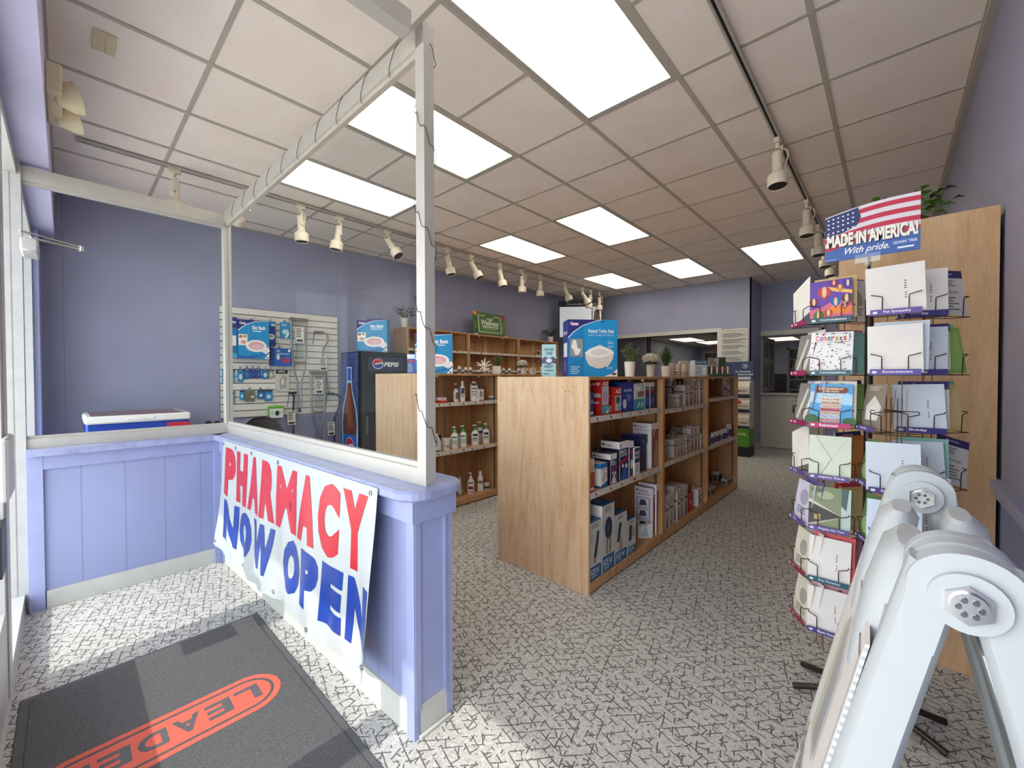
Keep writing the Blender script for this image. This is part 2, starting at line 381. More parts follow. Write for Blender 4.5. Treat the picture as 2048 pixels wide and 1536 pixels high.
# back wall with the pharmacy window opening
OX0, OX1, OZ0, OZ1 = -4.6, -2.27, 1.05, 2.10
def bw(x0, x1, z0, z1, q, m=M_BLUEX, t=.12): q.prism([(x0, by(x0)), (x1, by(x1)), (x1, by(x1) + t), (x0, by(x0) + t)], z0, z1, m, 'z')
q = MB(); bw(-5.3, OX0, 0, H + .3, q); bw(OX1, -1.77, 0, H + .3, q); bw(OX0, OX1, OZ1, H + .3, q); bw(OX0, OX1, 0, OZ0, q); struct(q, 'wall_back')
q = MB(); q.box(-1.89, -1.77, by(-1.77) + .01, 8.75, 0, H + .3, M_BLUE); struct(q, 'wall_recess')
q = MB(); m = wall_mat('recess_wall_paint', '#8F92B2', ('x', 1.22, .45))
q.box(-1.89, -1.80, 8.75, 8.87, 0, H + .3, m); q.box(-.86, RX, 8.75, 8.87, 0, H + .3, m); q.box(-1.80, -.86, 8.75, 8.87, 2.05, H + .3, m); struct(q, 'wall_far')
# opening frame
wf = empty('window_1', (0, 0, 0)); wf['kind'] = 'structure'
q = MB()
def fr(x0, x1, z0, z1): q.prism([(x0, by(x0) - .02), (x1, by(x1) - .02), (x1, by(x1) + .13), (x0, by(x0) + .13)], z0, z1, M_ALU, 'z')
fr(OX0 - .07, OX1 + .07, OZ1, OZ1 + .07); fr(OX0 - .07, OX0, OZ0, OZ1); fr(OX1, OX1 + .07, OZ0, OZ1); fr(OX0 - .07, OX1 + .07, OZ0 - .05, OZ0)
o = q.build('window_frame', wf)
# pharmacy room behind
q = MB(); q.box(-5.32, -5.2, 7.9, 16.1, 0, 2.5, M_BLUE); q.box(-5.3, 1.2, 16, 16.12, 0, 2.5, M_BLUEX); q.box(1.0, 1.12, 8.88, 16.1, 0, 2.5, M_BLUE); struct(q, 'wall_pharmacy')
q = MB(); q.box(-5.3, -1.9, by(-3) + .13, 16.1, 2.42, 2.5, M_TILE); q.box(-1.9, 1.1, 8.88, 16.1, 2.42, 2.5, M_TILE)
for i in range(8): q.box(-5.3 + i * .61 - .012, -5.3 + i * .61 + .012, 8.9, 16, 2.415, 2.42, M_TBAR)
struct(q, 'ceiling_pharmacy')
q = MB(); q.box(-2.1, -1.89, 8.0, 8.88, 0, 2.42, M_BLUE); struct(q, 'wall_passage')
# baseboards
q = MB(); q.prism([(wx(-.2), -.2), (wx(-.2) + .012, -.2), (wx(7.8) + .012, 7.8), (wx(7.8), 7.8)], 0, .10, M_BASE, 'z'); struct(q, 'baseboard_left')
q = MB(); q.box(-1.77, -1.755, 7.93, 8.74, 0, .11, M_ALU); struct(q, 'baseboard_recess')
q = MB(); q.box(RX - .015, RX, -.2, 8.7, 0, .10, M_BASE); struct(q, 'baseboard_right')
# front: header soffit, pilaster, outdoor canopy
q = MB(); q.box(-5.6, RX, -.32, -.045, 2.50, H + .3, M_SOFFIT); struct(q, 'wall_front')
q = MB(); q.box(-5.6, -5.0, -.32, -.13, 0, 2.50, M_LAV); struct(q, 'pillar')
q = MB(); q.box(-5.0, -3.62, -.30, -.14, 0, .42, M_LAV); struct(q, 'wall_front_sill')
q = MB(); q.box(-6.2, 1.2, -1.48, -.33, 2.56, 2.70, M_SOFFIT); struct(q, 'roof_canopy')
q = MB(); q.box(.10, RX, -.32, -.15, 0, 2.50, M_LAV); struct(q, 'wall_added_shade_pier')  # unseen pier, added to keep daylight off the sandwich board
# storefront
sf = empty('window_2', (0, 0, 0)); sf['kind'] = 'structure'
q = MB(); YF0, YF1 = -.215, -.165
def post(x0, x1, z0=0, z1=2.5, y0=YF0, y1=YF1): q.box(x0, x1, y0, y1, z0, z1, M_ALUB)
post(-3.62, -3.52, 0, 2.5, -.23, -.15); post(-2.72, -2.60); post(-1.40, -1.33)
post(-3.52, -2.72, 0, .10); post(-5.0, -4.95); post(-4.95, -3.62, .42, .47)
for x0, x1 in ((-4.95, -3.62), (-3.52, -2.72), (-2.60, -1.40)): post(x0, x1, 2.42, 2.5)
q.build('window_frame', sf)
q = MB()
for x0, x1, z0 in ((-4.95, -3.62, .47), (-3.52, -2.72, .10)): q.box(x0, x1, -.193, -.187, z0, 2.42, M_GLASS)
q.build('window_pane', sf)
# door leaf with kick rail, push bar plate and glass
dr = empty('door_1', (0, 0, 0)); dr['kind'] = 'structure'
q = MB()
for x0, x1 in ((-2.60, -2.545), (-1.46, -1.40)): q.box(x0, x1, -.21, -.17, .01, 2.12, M_ALUB)
q.box(-2.545, -1.46, -.21, -.17, .01, .38, M_ALUB); q.box(-2.545, -1.46, -.21, -.17, 2.04, 2.12, M_ALUB); q.build('door_frame', dr)
q = MB(); q.box(-2.545, -1.46, -.193, -.187, .38, 2.04, M_GLASS); q.build('door_pane', dr)
q = MB(); q.box(-2.56, -2.40, -.19, -.165, .56, .75, M_BLACK); q.build('letter_plate', dr)
q = MB(); q.box(-2.66, -2.40, -.168, -.145, .84, 1.075, M_ALUB, .008); q.build('push_plate', dr)
# ---------------------------------------------------------------- vestibule half walls
WA = Vector((-3.45, .74, 0)); WD = Vector((.99923, .0393, 0)); WN = Vector((-.0393, .99923, 0))
WM = Matrix(((WD.x, WN.x, 0, WA.x), (WD.y, WN.y, 0, WA.y), (0, 0, 1, 0), (0, 0, 0, 1)))     # local x along wall, local y into shop
LW = 2.216
kw = MB(); kw.M = WM
kw.box(-.05, LW - .02, .015, .165, 0, .865, M_KNEE)
for x0, x1 in ((LW - .045, LW + .0), (-.02, .02)): kw.box(x0, x1, 0, .018, 0, .80, M_LAV)
kw.box(LW - .045, LW, .15, .18, 0, .80, M_LAV); kw.box(LW - .022, LW - .004, .018, .15, 0, .80, M_LAV)
kw.box(-.03, LW + .012, -.012, .19, .785, .866, M_LAV)
kw.box(LW - .004, LW + .002, .006, .03, .1, .8, M_LAV); kw.box(LW - .004, LW + .004, .138, .15, .1, .8, M_LAV)
struct(kw, 'wall_vestibule')
cp = MB(); cp.M = WM
def rc(x0, x1, y0, y1, r, n=6):
    pts = [(x0, y0)]
    for cx, cy, a in ((x1 - r, y0 + r, -90), (x1 - r, y1 - r, 0)):
        for i in range(n + 1): t = math.radians(a + 90 * i / n); pts.append((cx + r * math.cos(t), cy + r * math.sin(t)))
    pts.append((x0, y1)); return pts
CO, CI = rc(-.06, LW + .05, -.05, .23, .09), rc(-.06, LW + .042, -.042, .222, .085)
n = len(CO)
vs = [(x, y, .866) for x, y in CI] + [(x, y, .874) for x, y in CO] + [(x, y, .896) for x, y in CO] + [(x, y, .905) for x, y in CI]
fs = [tuple(range(n - 1, -1, -1)), tuple(range(3 * n, 4 * n))] + [(k * n + i, k * n + (i + 1) % n, (k + 1) * n + (i + 1) % n, (k + 1) * n + i) for k in range(3) for i in range(n)]
M_CAP = mat('#949DC2', .35, 0, .14, 14, name='scuffed_cap_paint')
cp.raw(vs, fs, M_CAP); cp.M = I4
cp.box(-3.62, -3.44, -.15, .745, .87, .905, M_CAP)
struct(cp, 'trim_3')
kl = MB(); kl.box(-3.60, -3.505, -.15, .80, 0, .87, M_KNEEY); kl.box(-3.505, -3.486, -.15, -.09, 0, .864, M_LAV); kl.box(-3.505, -3.47, .70, .765, 0, .87, M_LAV); kl.box(-3.505, -3.488, -.15, .76, .79, .87, M_LAV)
struct(kl, 'wall_vestibule_left')
q = MB(); q.M = WM; q.box(.0, LW - .046, .004, .0149, 0, .115, M_BASE); q.box(LW - .021, LW - .002, .03, .15, 0, .115, M_BASE); q.box(LW - .003, LW + .014, .02, .16, 0, .012, M_BASE); struct(q, 'baseboard_vestibule')
q = MB(); q.box(-3.505, -3.492, -.085, .70, 0, .10, M_BASE); struct(q, 'baseboard_vestibule_left')
# glazed frame on the half walls
vf = empty('window_3', (0, 0, 0)); vf['kind'] = 'structure'
q = MB(); q.M = WM
def bar(x0, x1, y0, y1, za0, za1, zb0, zb1, m=M_ALU):    # bar whose bottom/top may slope
    q.raw([(x0, y0, za0), (x1, y0, zb0), (x1, y1, zb0), (x0, y1, za0), (x0, y0, za1), (x1, y0, zb1), (x1, y1, zb1), (x0, y1, za1)], [(3, 2, 1, 0), (4, 5, 6, 7), (0, 1, 5, 4), (1, 2, 6, 5), (2, 3, 7, 6), (3, 0, 4, 7)], m)
YA, YB = .055, .10
bar(-.16, -.10, YA, YB, .905, 2.49, .905, 2.49)                      # corner post
bar(-.10, LW - .048, YA, YB, .905, .965, .905, .965); bar(-.10, LW - .048, YA + .012, YB - .012, .965, .985, .965, .985)
bar(-.16, LW - .0, YA, YB, 2.42, 2.50, 2.50, 2.575)
bar(-.10, LW - .048, YA + .012, YB - .012, 2.40, 2.43, 2.48, 2.51, M_TBAR)
bar(LW - .048, LW + .002, YA, YB, .905, 2.575, .905, 2.575)     # end post
q.M = I4
q.box(-3.60, -3.545, -.15, .80, .905, .96, M_ALU); q.box(-3.60, -3.545, -.15, .80, 2.40, 2.48, M_ALU)
q.box(-3.585, -3.56, -.15, .80, .96, .975, M_ALU); q.box(-3.585, -3.56, -.15, .80, 2.385, 2.40, M_ALU)
q.box(-1.29, -1.235, -.16, .83, 2.505, 2.575, M_ALU)
q.build('window_frame', vf)
q = MB(); q.M = WM; q.box(-.10, LW - .048, .074, .080, .985, 2.40, M_GLASS); q.M = I4; q.box(-3.576, -3.570, -.15, .80, .975, 2.385, M_GLASS); q.build('window_pane', vf)
# ================================================================== SHELVING
TAG_W = mat('#CFC8BC', .4, 0, .05, 60, name='price_rail')
def rail(q, x, y0, y1, z0, z1, s=1, n=9):              # price rail facing +X with paper tickets
    q.box(x, x + .008 * s, y0, y1, z0, z1, TAG_W)
    for i in range(n):
        yy = y0 + (y1 - y0) * (i + .3 + .4 * random.random()) / n
        q.decal((x + .008 * s, yy, z0), (0, .05, 0), (0, 0, z1 - z0), [('r', 0, .1, 1, .92, '#E4DFD4'), ('r', .12, .45, .6, .8, '#4A4642'), ('r', .12, .18, .85, .32, '#77716A')] + ([('r', .3, .4, .9, .9, '#B0382E')] if random.random() < .07 else []))
def shelf_unit(name, label, group, xf, xb, y0, y1, z1, shelves, both=False, endL=True, endR=False, wd=M_MAPLE):
    r = empty(name, ((xf + xb) / 2, (y0 + y1) / 2, 0), 0, label, 'shelving', group)
    def B(): q = MB(); q.M = Matrix.Translation((-(xf + xb) / 2, -(y0 + y1) / 2, 0)); return q
    T = .02
    q = B(); q.box(xb, xf, y0, y0 + T, 0, z1, M_MAPLEP if endL == 'face' else wd, .001)
    if endL == 'face':
        for fx, fz in ((.16, .93), (.2, .93), (.38, .93), (.42, .93), (.78, .93), (.82, .93), (.22, .58), (.4, .58), (.75, .58), (.3, .05), (.7, .05), (.12, .05)):
            q.decal((xb, y0, 0), (xf - xb, 0, 0), (0, 0, z1), [('e', fx, fz, .005, .003, '#5B4632')], .0006)
    q.build('end_panel', r)
    q = B(); q.box(xb, xf, y1 - T, y1, 0, z1, wd, .001); q.build('end_panel', r)
    xm = (xf + xb) / 2 if both else xb + .012
    q = B(); q.box(xm - .009, xm + .009, y0 + T, y1 - T, .04, z1 - T, wd)
    ym = (y0 + y1) / 2
    q.box(xm, xm + .035, ym - .03, ym + .03, .04, z1 - T, M_MAPLEP); q.box(xm, xm + .02, ym + .03, ym + .045, .04, z1 - T, M_DARK)
    for yy in (y0 + T, y1 - T - .012): q.box(xf - .06, xf - .045, yy, yy + .012, .06, z1 - T, mat('#6A5A4C', .5, .4))
    q.build('back_panel', r)
    q = B(); q.box(xb - .0, xf + .0, y0 + T, y1 - T, z1 - T, z1, wd, .001)
    for yy in (y0 + .25, y0 + .8): q.box(xf - .05, xf - .035, yy, yy + .015, z1 - T - .018, z1 - T, M_WHITE)
    q.build('top_panel', r)
    q = B(); q.box(xb + .01, xf - .005, y0 + T, y1 - T, .045, .065, wd); q.box(xf - .02, xf, y0 + T, y1 - T, .012, .066, wd); q.box(xb, xf - .03, y0 + T, y1 - T, 0, .045, M_BLACK); q.build('base_shelf', r)
    for zs in shelves:
        q = B(); q.box(xm + .01, xf - .012, y0 + T, y1 - T, zs - .022, zs, wd)
        if both: q.box(xb + .012, xm - .01, y0 + T, y1 - T, zs - .022, zs, wd)
        sh = q.build('shelf', r); p = B(); rail(p, xf - .012, y0 + T, y1 - T, zs - .032, zs + .003, 1, 7); p.build('price_rail', sh)
    return r
RXF, RXB = -1.306, -2.06
YR = [2.086, 3.18, 4.25, 5.32]
RS = [(1.06, .60), (1.04, .615), (1.085, .61)]
for k in range(3):
    shelf_unit('display_shelf', ['maple double-sided shelf unit of the aisle row, broad plain end panel facing the entrance', 'middle maple shelf unit of the aisle row, packed with slim white boxes', 'last maple shelf unit of the aisle row, nearly empty, small vials inside'][k],
               'maple shelf units of the aisle row', RXF, RXB, YR[k], YR[k + 1], 1.305, RS[k], True, 'face' if k == 0 else True)
LXF, LXB = -3.18, -3.92
YL = [2.175, 3.25, 4.32, 5.39]
for k in range(3):
    shelf_unit('display_shelf', ['maple shelf unit holding lotion bottles, its end panel beside the drinks fridge', 'maple shelf unit with small pill bottles and a white star on top', 'maple shelf unit standing furthest along the lotion row'][k],
               'maple shelf units of the lotion row', LXF, LXB, YL[k], YL[k + 1], 1.34, (1.05, .575), True, 'face' if k == 0 else True)
WXF = -4.9
YW = [3.2, 4.33, 5.52, 6.7]
for k in range(3):
    shelf_unit('wall_shelf', ['tall maple wall shelf bay next to the drinks fridge', 'tall maple wall shelf bay under the green wellness sign', 'tall maple wall shelf bay furthest from the fridge'][k],
               'maple shelf bays along the blue wall', WXF, wx(YW[k + 1]) + .02 if k < 2 else -5.1, YW[k], YW[k + 1], 2.0, (1.71, 1.42, 1.1, .7), False)
# tall cabinet by the right wall, end panel towards the entrance
r = empty('tall_cabinet', (.07, 2.64, 0), 0, 'tall maple shelving cabinet against the right wall, behind the card rack', 'cabinet')
q = MB(); q.M = Matrix.Translation((-.07, -2.64, 0)); q.box(-.195, .332, 2.64, 2.66, 0, 2.015, M_MAPLET, .001); q.build('end_panel', r)
q = MB(); q.M = Matrix.Translation((-.07, -2.64, 0)); q.box(.31, .33, 2.66, 5.2, 0, 2.0, M_MAPLET); q.box(-.18, .33, 5.18, 5.2, 0, 2.0, M_MAPLET); q.build('back_panel', r)
for zs in (.1, .5, .9, 1.3, 1.7, 2.0):
    q = MB(); q.M = Matrix.Translation((-.07, -2.64, 0)); q.box(-.17, .31, 2.66, 5.18, zs - .02, zs, M_MAPLET); q.build('shelf', r)
# ================================================================== PRODUCTS
# local frame of a boxed item: x to the right seen from its front, -y towards the front, origin at the middle of its base
FACES = {'F': lambda w, d, h: ((-w / 2, -d / 2, 0), (w, 0, 0), (0, 0, h)), 'R': lambda w, d, h: ((w / 2, -d / 2, 0), (0, d, 0), (0, 0, h)),
         'L': lambda w, d, h: ((-w / 2, d / 2, 0), (0, -d, 0), (0, 0, h)), 'T': lambda w, d, h: ((-w / 2, -d / 2, h), (w, 0, 0), (0, d, 0))}
def carton(name, label, cat, loc, rz, w, d, h, body, dec, group=None, tab=None, rx=0.0):
    q = MB(); q.box(-w / 2, w / 2, -d / 2, d / 2, 0, h, P(body), min(.0015, w * .05))
    for face, items in dec.items():
        o, a, b_ = FACES[face](w, d, h); q.decal(o, a, b_, items, .0004)
    o = q.build(name); o.location = loc; o.rotation_euler = (rx, 0, rz)
    if tab:
        t = MB(); t.box(-w * .28, w * .28, d / 2 - .002, d / 2, h, h + tab[0], P(tab[1]), .0005); t.build('hang_tab', o)
    return tag(o, label, cat, group)
# ---- aisle row, items face +X : rz = 90 deg
R90 = math.pi / 2
def aisle(name, label, u0, u1, z, d, h, body, dec, back=.02, group=None, tab=None, cat='box', rz=R90, xf=RXF, u_y=None):
    x = xf - back; v = 800
    ya, yb = onx(u0, v, x).y, onx(u1, v, x).y
    yf = onx((u0 + u1) / 2, v, RXF).y; k_ = max(i for i in range(3) if yf >= YR[i] or i == 0); hi = YR[k_ + 1] - .024 - yb
    if hi < 0: ya += hi; yb += hi
    return carton(name, label, cat, (x - d / 2, (ya + yb) / 2, z), rz, yb - ya, d, h, body, dec, group, tab)
Z1, Z2, Z0 = 1.0605, .6005, .0655
G1 = 'first aid boxes on the upper aisle shelf'
aisle('supplement_box', 'narrow royal blue box at the post end of the upper aisle shelf', 1180, 1187, Z1, .10, .15, '#27368C', {'F': [('t', 'Gold', .1, .9, .55, .72, '#C9CBE0'), ('e', .5, .14, .45, .07, '#D9D9E2')], 'L': [('t', 'Gel', .2, .8, .6, .72, '#C9CBE0')]}, .03, G1)
aisle('bandage_box', 'tall red brace box with a picture panel, tallest on the upper aisle shelf', 1203, 1218, Z1, .12, .235, '#C4201C', {'F': [('t', 'ACE', .1, .92, .80, .90, '#FFFFFF', .03, .2), ('r', .06, .28, .94, .78, '#C8C6C6'), ('e', .5, .5, .3, .18, '#B79CB4'), ('r', .06, .04, .94, .26, '#3FA6BC'), ('p', [(.5, .04), (.94, .04), (.94, .2)], '#D8D6D2')],
      'L': [('t', 'ACE', .35, .9, .8, .87, '#FFFFFF', .03, .2), ('r', .4, .48, .95, .58, '#C9B8BC'), ('r', .4, .3, .85, .36, '#C9B8BC')]}, .025, G1)
aisle('bandage_box', 'short red wrap box beside the royal blue ankle box', 1229, 1243, Z1, .11, .175, '#BE211D', {'F': [('t', 'ACE', .1, .95, .76, .92, '#FFFFFF', .03, .2), ('r', .08, .1, .95, .68, '#B9C6C6'), ('e', .5, .5, .3, .15, '#3D5A56'), ('r', .5, .1, .95, .3, '#86AFAF')],
      'L': [('r', .1, .05, .8, .3, '#D8D0C6'), ('t', '15.69', .1, .7, .6, .7, '#F0D8D8'), ('l', .1, .8, .35, .58, 4, '#D88')] if False else [('r', .1, .05, .8, .3, '#D8D0C6'), ('t', '15.69', .1, .7, .6, .7, '#F0D8D8')]}, .025, G1)
aisle('bandage_box', 'broad royal blue box with a white oval picture on the upper aisle shelf', 1244, 1267, Z1, .10, .205, '#1F3A96', {'F': [('t', 'Icy Cold', .2, .82, .66, .78, '#FFFFFF', .02), ('e', .22, .28, .15, .16, '#D8DCEC'), ('l', .4, .85, .36, .58, 4, '#8FA6DC')], 'L': [('r', .2, .2, .8, .9, '#1A2F7C')], 'T': [('r', .1, .1, .9, .9, '#2A48A8')]}, .03, G1, (.03, '#16224E'))
aisle('ice_pack_box', 'teal and white hot and cold pack box on the upper aisle shelf', 1270, 1289, Z1, .08, .195, '#C9D4D4', {'F': [('r', 0, 0, 1, .42, '#2A9AB8'), ('r', .1, .72, .6, .9, '#F1EDDD'), ('r', .3, .5, .95, .7, '#9B6F58'), ('p', [(.2, .1), (.35, .1), (.55, .3), (.45, .34)], '#E8E8E8'), ('p', [(.55, .1), (.7, .1), (.85, .28), (.75, .32)], '#E8E8E8')], 'L': [('r', 0, 0, 1, .42, '#2A9AB8')]}, .03, G1, (.04, '#A9A9B8'))
for u0, u1, l in ((1290, 1299, 'first of two navy support boxes ending the upper aisle shelf row'), (1300, 1309, 'second of two navy support boxes, against the shelf divider')):
    aisle('brace_box', l, u0, u1, Z1, .09, .20, '#E4E2E6', {'F': [('r', .04, .02, .96, .84, '#1D2A5E'), ('r', .04, .62, .96, .72, '#8C2440'), ('t', 'Knee', .15, .85, .74, .8, '#FFFFFF'), ('e', .5, .3, .3, .2, '#3E62B8')], 'L': [('r', .1, .1, .9, .8, '#1D2A5E')]}, .03, G1)
# middle shelf of first unit
G2 = 'support and heat boxes on the middle aisle shelf'
aisle('ointment_box', 'slim cream and red box at the post end of the middle aisle shelf', 1180, 1189, Z2, .05, .20, '#D9CFA8', {'F': [('r', 0, 0, 1, .6, '#B5423C'), ('r', .1, .04, .9, .12, '#E8E2D8'), ('t', 'ZU', .2, .8, .66, .8, '#5A5240')], 'L': [('r', 0, 0, 1, .6, '#B5423C')]}, .03, G2)
aisle('compress_box', 'light blue and white cold compress box on the middle aisle shelf', 1201, 1215, Z2, .13, .155, '#E9E7E0', {'F': [('r', 0, .8, 1, 1, '#1F74B4'), ('p', [(0, 0), (1, 0), (1, .25), (0, .08)], '#1F5FA0'), ('p', [(.2, .3), (.5, .65), (.9, .55), (.6, .2)], '#B9B6B0'), ('l', .2, .9, .66, .76, 2, '#8C8A86')],
      'L': [('r', 0, .8, 1, 1, '#2079BC'), ('r', 0, 0, 1, .1, '#1F5FA0')] + [('r', .12, .15 + .22 * i, .5, .31 + .22 * i, '#244E66') for i in range(3)]}, .025, G2)
for (u0, u1, h, l, c2) in ((1221, 1234, .20, 'white and navy wrist brace box, shorter one beside the light blue compress box', '#D9D6D0'), (1239, 1258, .265, 'large white and navy back brace box with crimson stripe', '#2E5CB4')):
    aisle('brace_box', l, u0, u1, Z2, .14, h, '#EAE8E8', {'F': [('r', .05, .02, .95, .82, '#1A2450'), ('p', [(.0, .42), (1, .54), (1, .62), (.0, .5)], '#A8204C'), ('t', 'CVR', .1, .5, .84, .95, '#333', .02) if False else ('t', 'BACK', .12, .75, .7, .79, '#FFFFFF', .02), ('t', 'SUPPORT', .12, .85, .62, .68, '#FFFFFF', .01), ('e', .35, .38, .1, .05, '#E8E8EC'), ('e', .7, .36, .12, .06, '#E8E8EC'), ('p', [(.1, .03), (.9, .03), (.6, .32), (.45, .32)], c2), ('e', .12, .91, .05, .03, '#14182C')],
          'L': [('r', 0, 0, 1, .82, '#161C3C'), ('e', .14, .91, .06, .03, '#14182C'), ('t', 'Care', .25, .6, .87, .93, '#33364A')], 'T': [('r', .05, .05, .95, .95, '#161A30')]}, .02, G2, (.03, '#161A34'))
aisle('brace_box', 'slim navy brace box tucked behind the crimson striped one', 1259, 1268, Z2, .13, .25, '#EAE8E8', {'F': [('r', .05, .02, .95, .82, '#1A2450'), ('r', .05, .66, .95, .72, '#A8204C'), ('e', .5, .35, .3, .14, '#D8D4D0')]}, .03, G2)
aisle('bandage_box', 'small white and navy bandage box in front of the dark zip pouch', 1269, 1280, Z2, .07, .20, '#E2E2E8', {'F': [('r', .05, .45, .95, .97, '#24305E'), ('t', 'ACE', .1, .9, .74, .86, '#FFFFFF', .03, .2), ('t', 'BACK', .1, .9, .6, .7, '#FFFFFF', .02), ('e', .5, .25, .35, .17, '#B9B4B4')], 'L': [('r', .2, .3, .8, .9, '#24305E')]}, .02, G2)
aisle('brace_pouch', 'dark navy pouch standing between the small bandage box and the tall white box', 1281, 1293, Z2, .16, .265, '#1C2654', {'F': [('p', [(.1, .02), (.95, .02), (.95, .7), (.4, .4)], '#2A2A34'), ('t', 'fit', .3, .8, .76, .88, '#4668C0')], 'T': [('r', .1, .1, .9, .9, '#2C49A6')]}, .05, G2)
def tallbox(l, u0, u1, z, h, grp, pics=1, back=.03, d=.15):
    dec = {'F': [('r', .08, .02, .96, .86, '#7E4A3C'), ('p', [(.3, .05), (.9, .03), (.9, .5), (.6, .7)], '#A88A72'), ('r', .08, .88, .96, .98, '#DDD2D2'), ('l', .15, .6, .7, .84, 4, '#D8C0B8')],
           'L': [('e', .14, .93, .06, .018, '#20223A'), ('t', 'Cares', .24, .75, .9, .945, '#55586A'), ('t', 'Heating Pad', .1, .85, .83, .865, '#33343E', .02)] + ([('r', .22, .56, .82, .76, '#8E7A66'), ('p', [(.4, .56), (.6, .56), (.7, .76), (.35, .76)], '#5A4632'), ('r', .2, .08, .5, .14, '#7A9A8A')] if pics == 1 else [('r', .12, .12 + .23 * i, .86, .32 + .23 * i, '#3A3E54') for i in range(3)] + [('r', .16, .13 + .23 * i, .82, .31 + .23 * i, '#D9DCE2') for i in range(3)] + [('p', [(.25, .14 + .23 * i), (.7, .17 + .23 * i), (.6, .28 + .23 * i), (.35, .27 + .23 * i)], '#4A4A55') for i in range(3)]),
           'T': [('r', .05, .05, .95, .95, '#8C6656')]}
    return aisle('heating_pad_box', l, u0, u1, z, d, h, '#E2E0E6', dec, back, grp)
tallbox('tall white heating pad box at the divider, on the middle aisle shelf', 1303, 1318, Z2, .345, G2)
G3 = 'boxes on the bottom aisle shelf'
tallbox('tall white box with three picture panels on the bottom aisle shelf', 1310, 1319, Z0, .37, G3, 3, .04, .15)
tallbox('second white box squeezed between the three-picture box and the divider', 1324, 1328, Z0, .395, G3, 1, .03, .15)
def ice(l, u0, u1, h, kind, back):
    fig = {0: [('p', [(.3, .38), (.55, .38), (.72, .62), (.8, .80), (.62, .84), (.5, .66)], '#22303E'), ('p', [(.3, .28), (.5, .28), (.55, .38), (.3, .38)], '#9A8478')],
           1: [('e', .5, .64, .3, .17, '#182840'), ('e', .5, .65, .1, .06, '#35506C'), ('p', [(.28, .26), (.42, .26), (.46, .5), (.3, .52)], '#8F7A72'), ('p', [(.52, .26), (.68, .26), (.72, .52), (.54, .5)], '#8F7A72')],
           2: [('p', [(.12, .45), (.3, .42), (.55, .78), (.35, .84)], '#1C2C48'), ('p', [(.3, .26), (.62, .26), (.5, .6), (.35, .5)], '#A48A80')],
           3: [('p', [(.1, .4), (.45, .4), (.55, .8), (.2, .86)], '#26364E'), ('e', .7, .6, .18, .14, '#A89A90')]}[kind]
    dec = {'F': [('r', 0, .0, 1, .24, '#1E5A8C'), ('t', 'ICE It!', .1, .8, .10, .19, '#E4EEF4', .01), ('l', .12, .7, .03, .08, 2, '#9CC0D8'), ('r', 0, .24, 1, 1, '#C6C3BC'), ('e', .2, .7, .18, .1, '#AEB6BC'), ('l', .2, .85, .88, .96, 3, '#77736E')] + fig,
           'T': [('r', 0, 0, 1, .985, '#1F608F'), ('t', 'ICE It!', .25, .75, .3, .7, '#9EC4DC')], 'L': [('r', 0, 0, 1, 1, '#ECEAE4')]}
    return aisle('ice_wrap_box', l, u0, u1, Z0, .20, h, '#1F608F', dec, back, 'blue ice wrap boxes on the bottom aisle shelf')
ice('blue ice wrap box picturing a dark arm sleeve, nearest the broad end panel', 1180, 1203, .355, 0, .012)
ice('tallest blue ice wrap box, picturing a round knee wrap', 1205, 1229, .425, 1, .012)
ice('blue ice wrap box picturing an ankle, third along from the end panel', 1231, 1254, .325, 2, .014)
ice('smallest blue ice wrap box, fourth along, beside the open carton', 1256, 1272, .245, 3, .016)
o = empty('open_carton', (RXF - .11, onx(1286, 1090, RXF - .1).y, Z0), .9, 'small open white carton lying on the bottom aisle shelf, dark inside', 'box', G3)
q = MB(); w_ = P('#DDDCD8')
for a0, a1, b0, b1 in ((-.06, .06, -.055, -.052), (-.06, .06, .052, .055), (-.06, -.057, -.052, .052), (.057, .06, -.052, .052)): q.box(a0, a1, b0, b1, 0, .11, w_)
q.box(-.057, .057, -.052, .052, 0, .06, P('#3A2226')); q.decal((-.06, -.055, 0), (.12, 0, 0), (0, 0, .11), [('p', [(.25, .1), (.75, .1), (.55, .9)], '#9CC4D4'), ('l', .1, .9, .8, .95, 1, '#999')]); q.build('carton_body', o)
# price tickets lying on the base boards
# ---- unit 2 and 3: slim white pharmacy cartons
def slim(l, u0, u1, z, h, back, kind, grp, d=.09, k=0, unit=2):
    strap = ['#4A4452', '#6A5A62', '#3C465A'][k % 3]
    if kind == 'text': f = [('l', .1, .9, .06, .62, 9, '#8E8880'), ('r', 0, .66, 1, .72, '#2A2833'), ('l', .1, .85, .74, .86, 3, '#9C9286'), ('e', .14, .92, .09, .02, '#242230'), ('t', 'Cares', .28, .9, .89, .95, '#55505A')]
    else: f = [('r', .1, .56, .92, .62, '#3A3446'), ('p', [(.25, .04), (.7, .04), (.8, .3), (.5, .5), (.3, .36)], strap), ('e', .5, .3, .16, .12, '#A6938A'), ('e', .2, .92, .1, .03, '#242230'), ('l', .2, .9, .7, .86, 3, '#8E8890')]
    L = [('l', .1, .9, .06, .6, 8, '#9A948C'), ('r', 0, .66, 1, .71, '#2A2833'), ('e', .14, .92, .07, .02, '#242230'), ('l', .1, .85, .74, .88, 3, '#A89C90')]
    return aisle('support_box', l, u0, u1, z, d, h, '#CBC4BC', {'F': f, 'L': L}, back, grp, (.03, '#BDB4B0') if kind == 'pic' and h < .22 else None)
GU = 'slim white support boxes in the middle aisle unit, upper shelf'
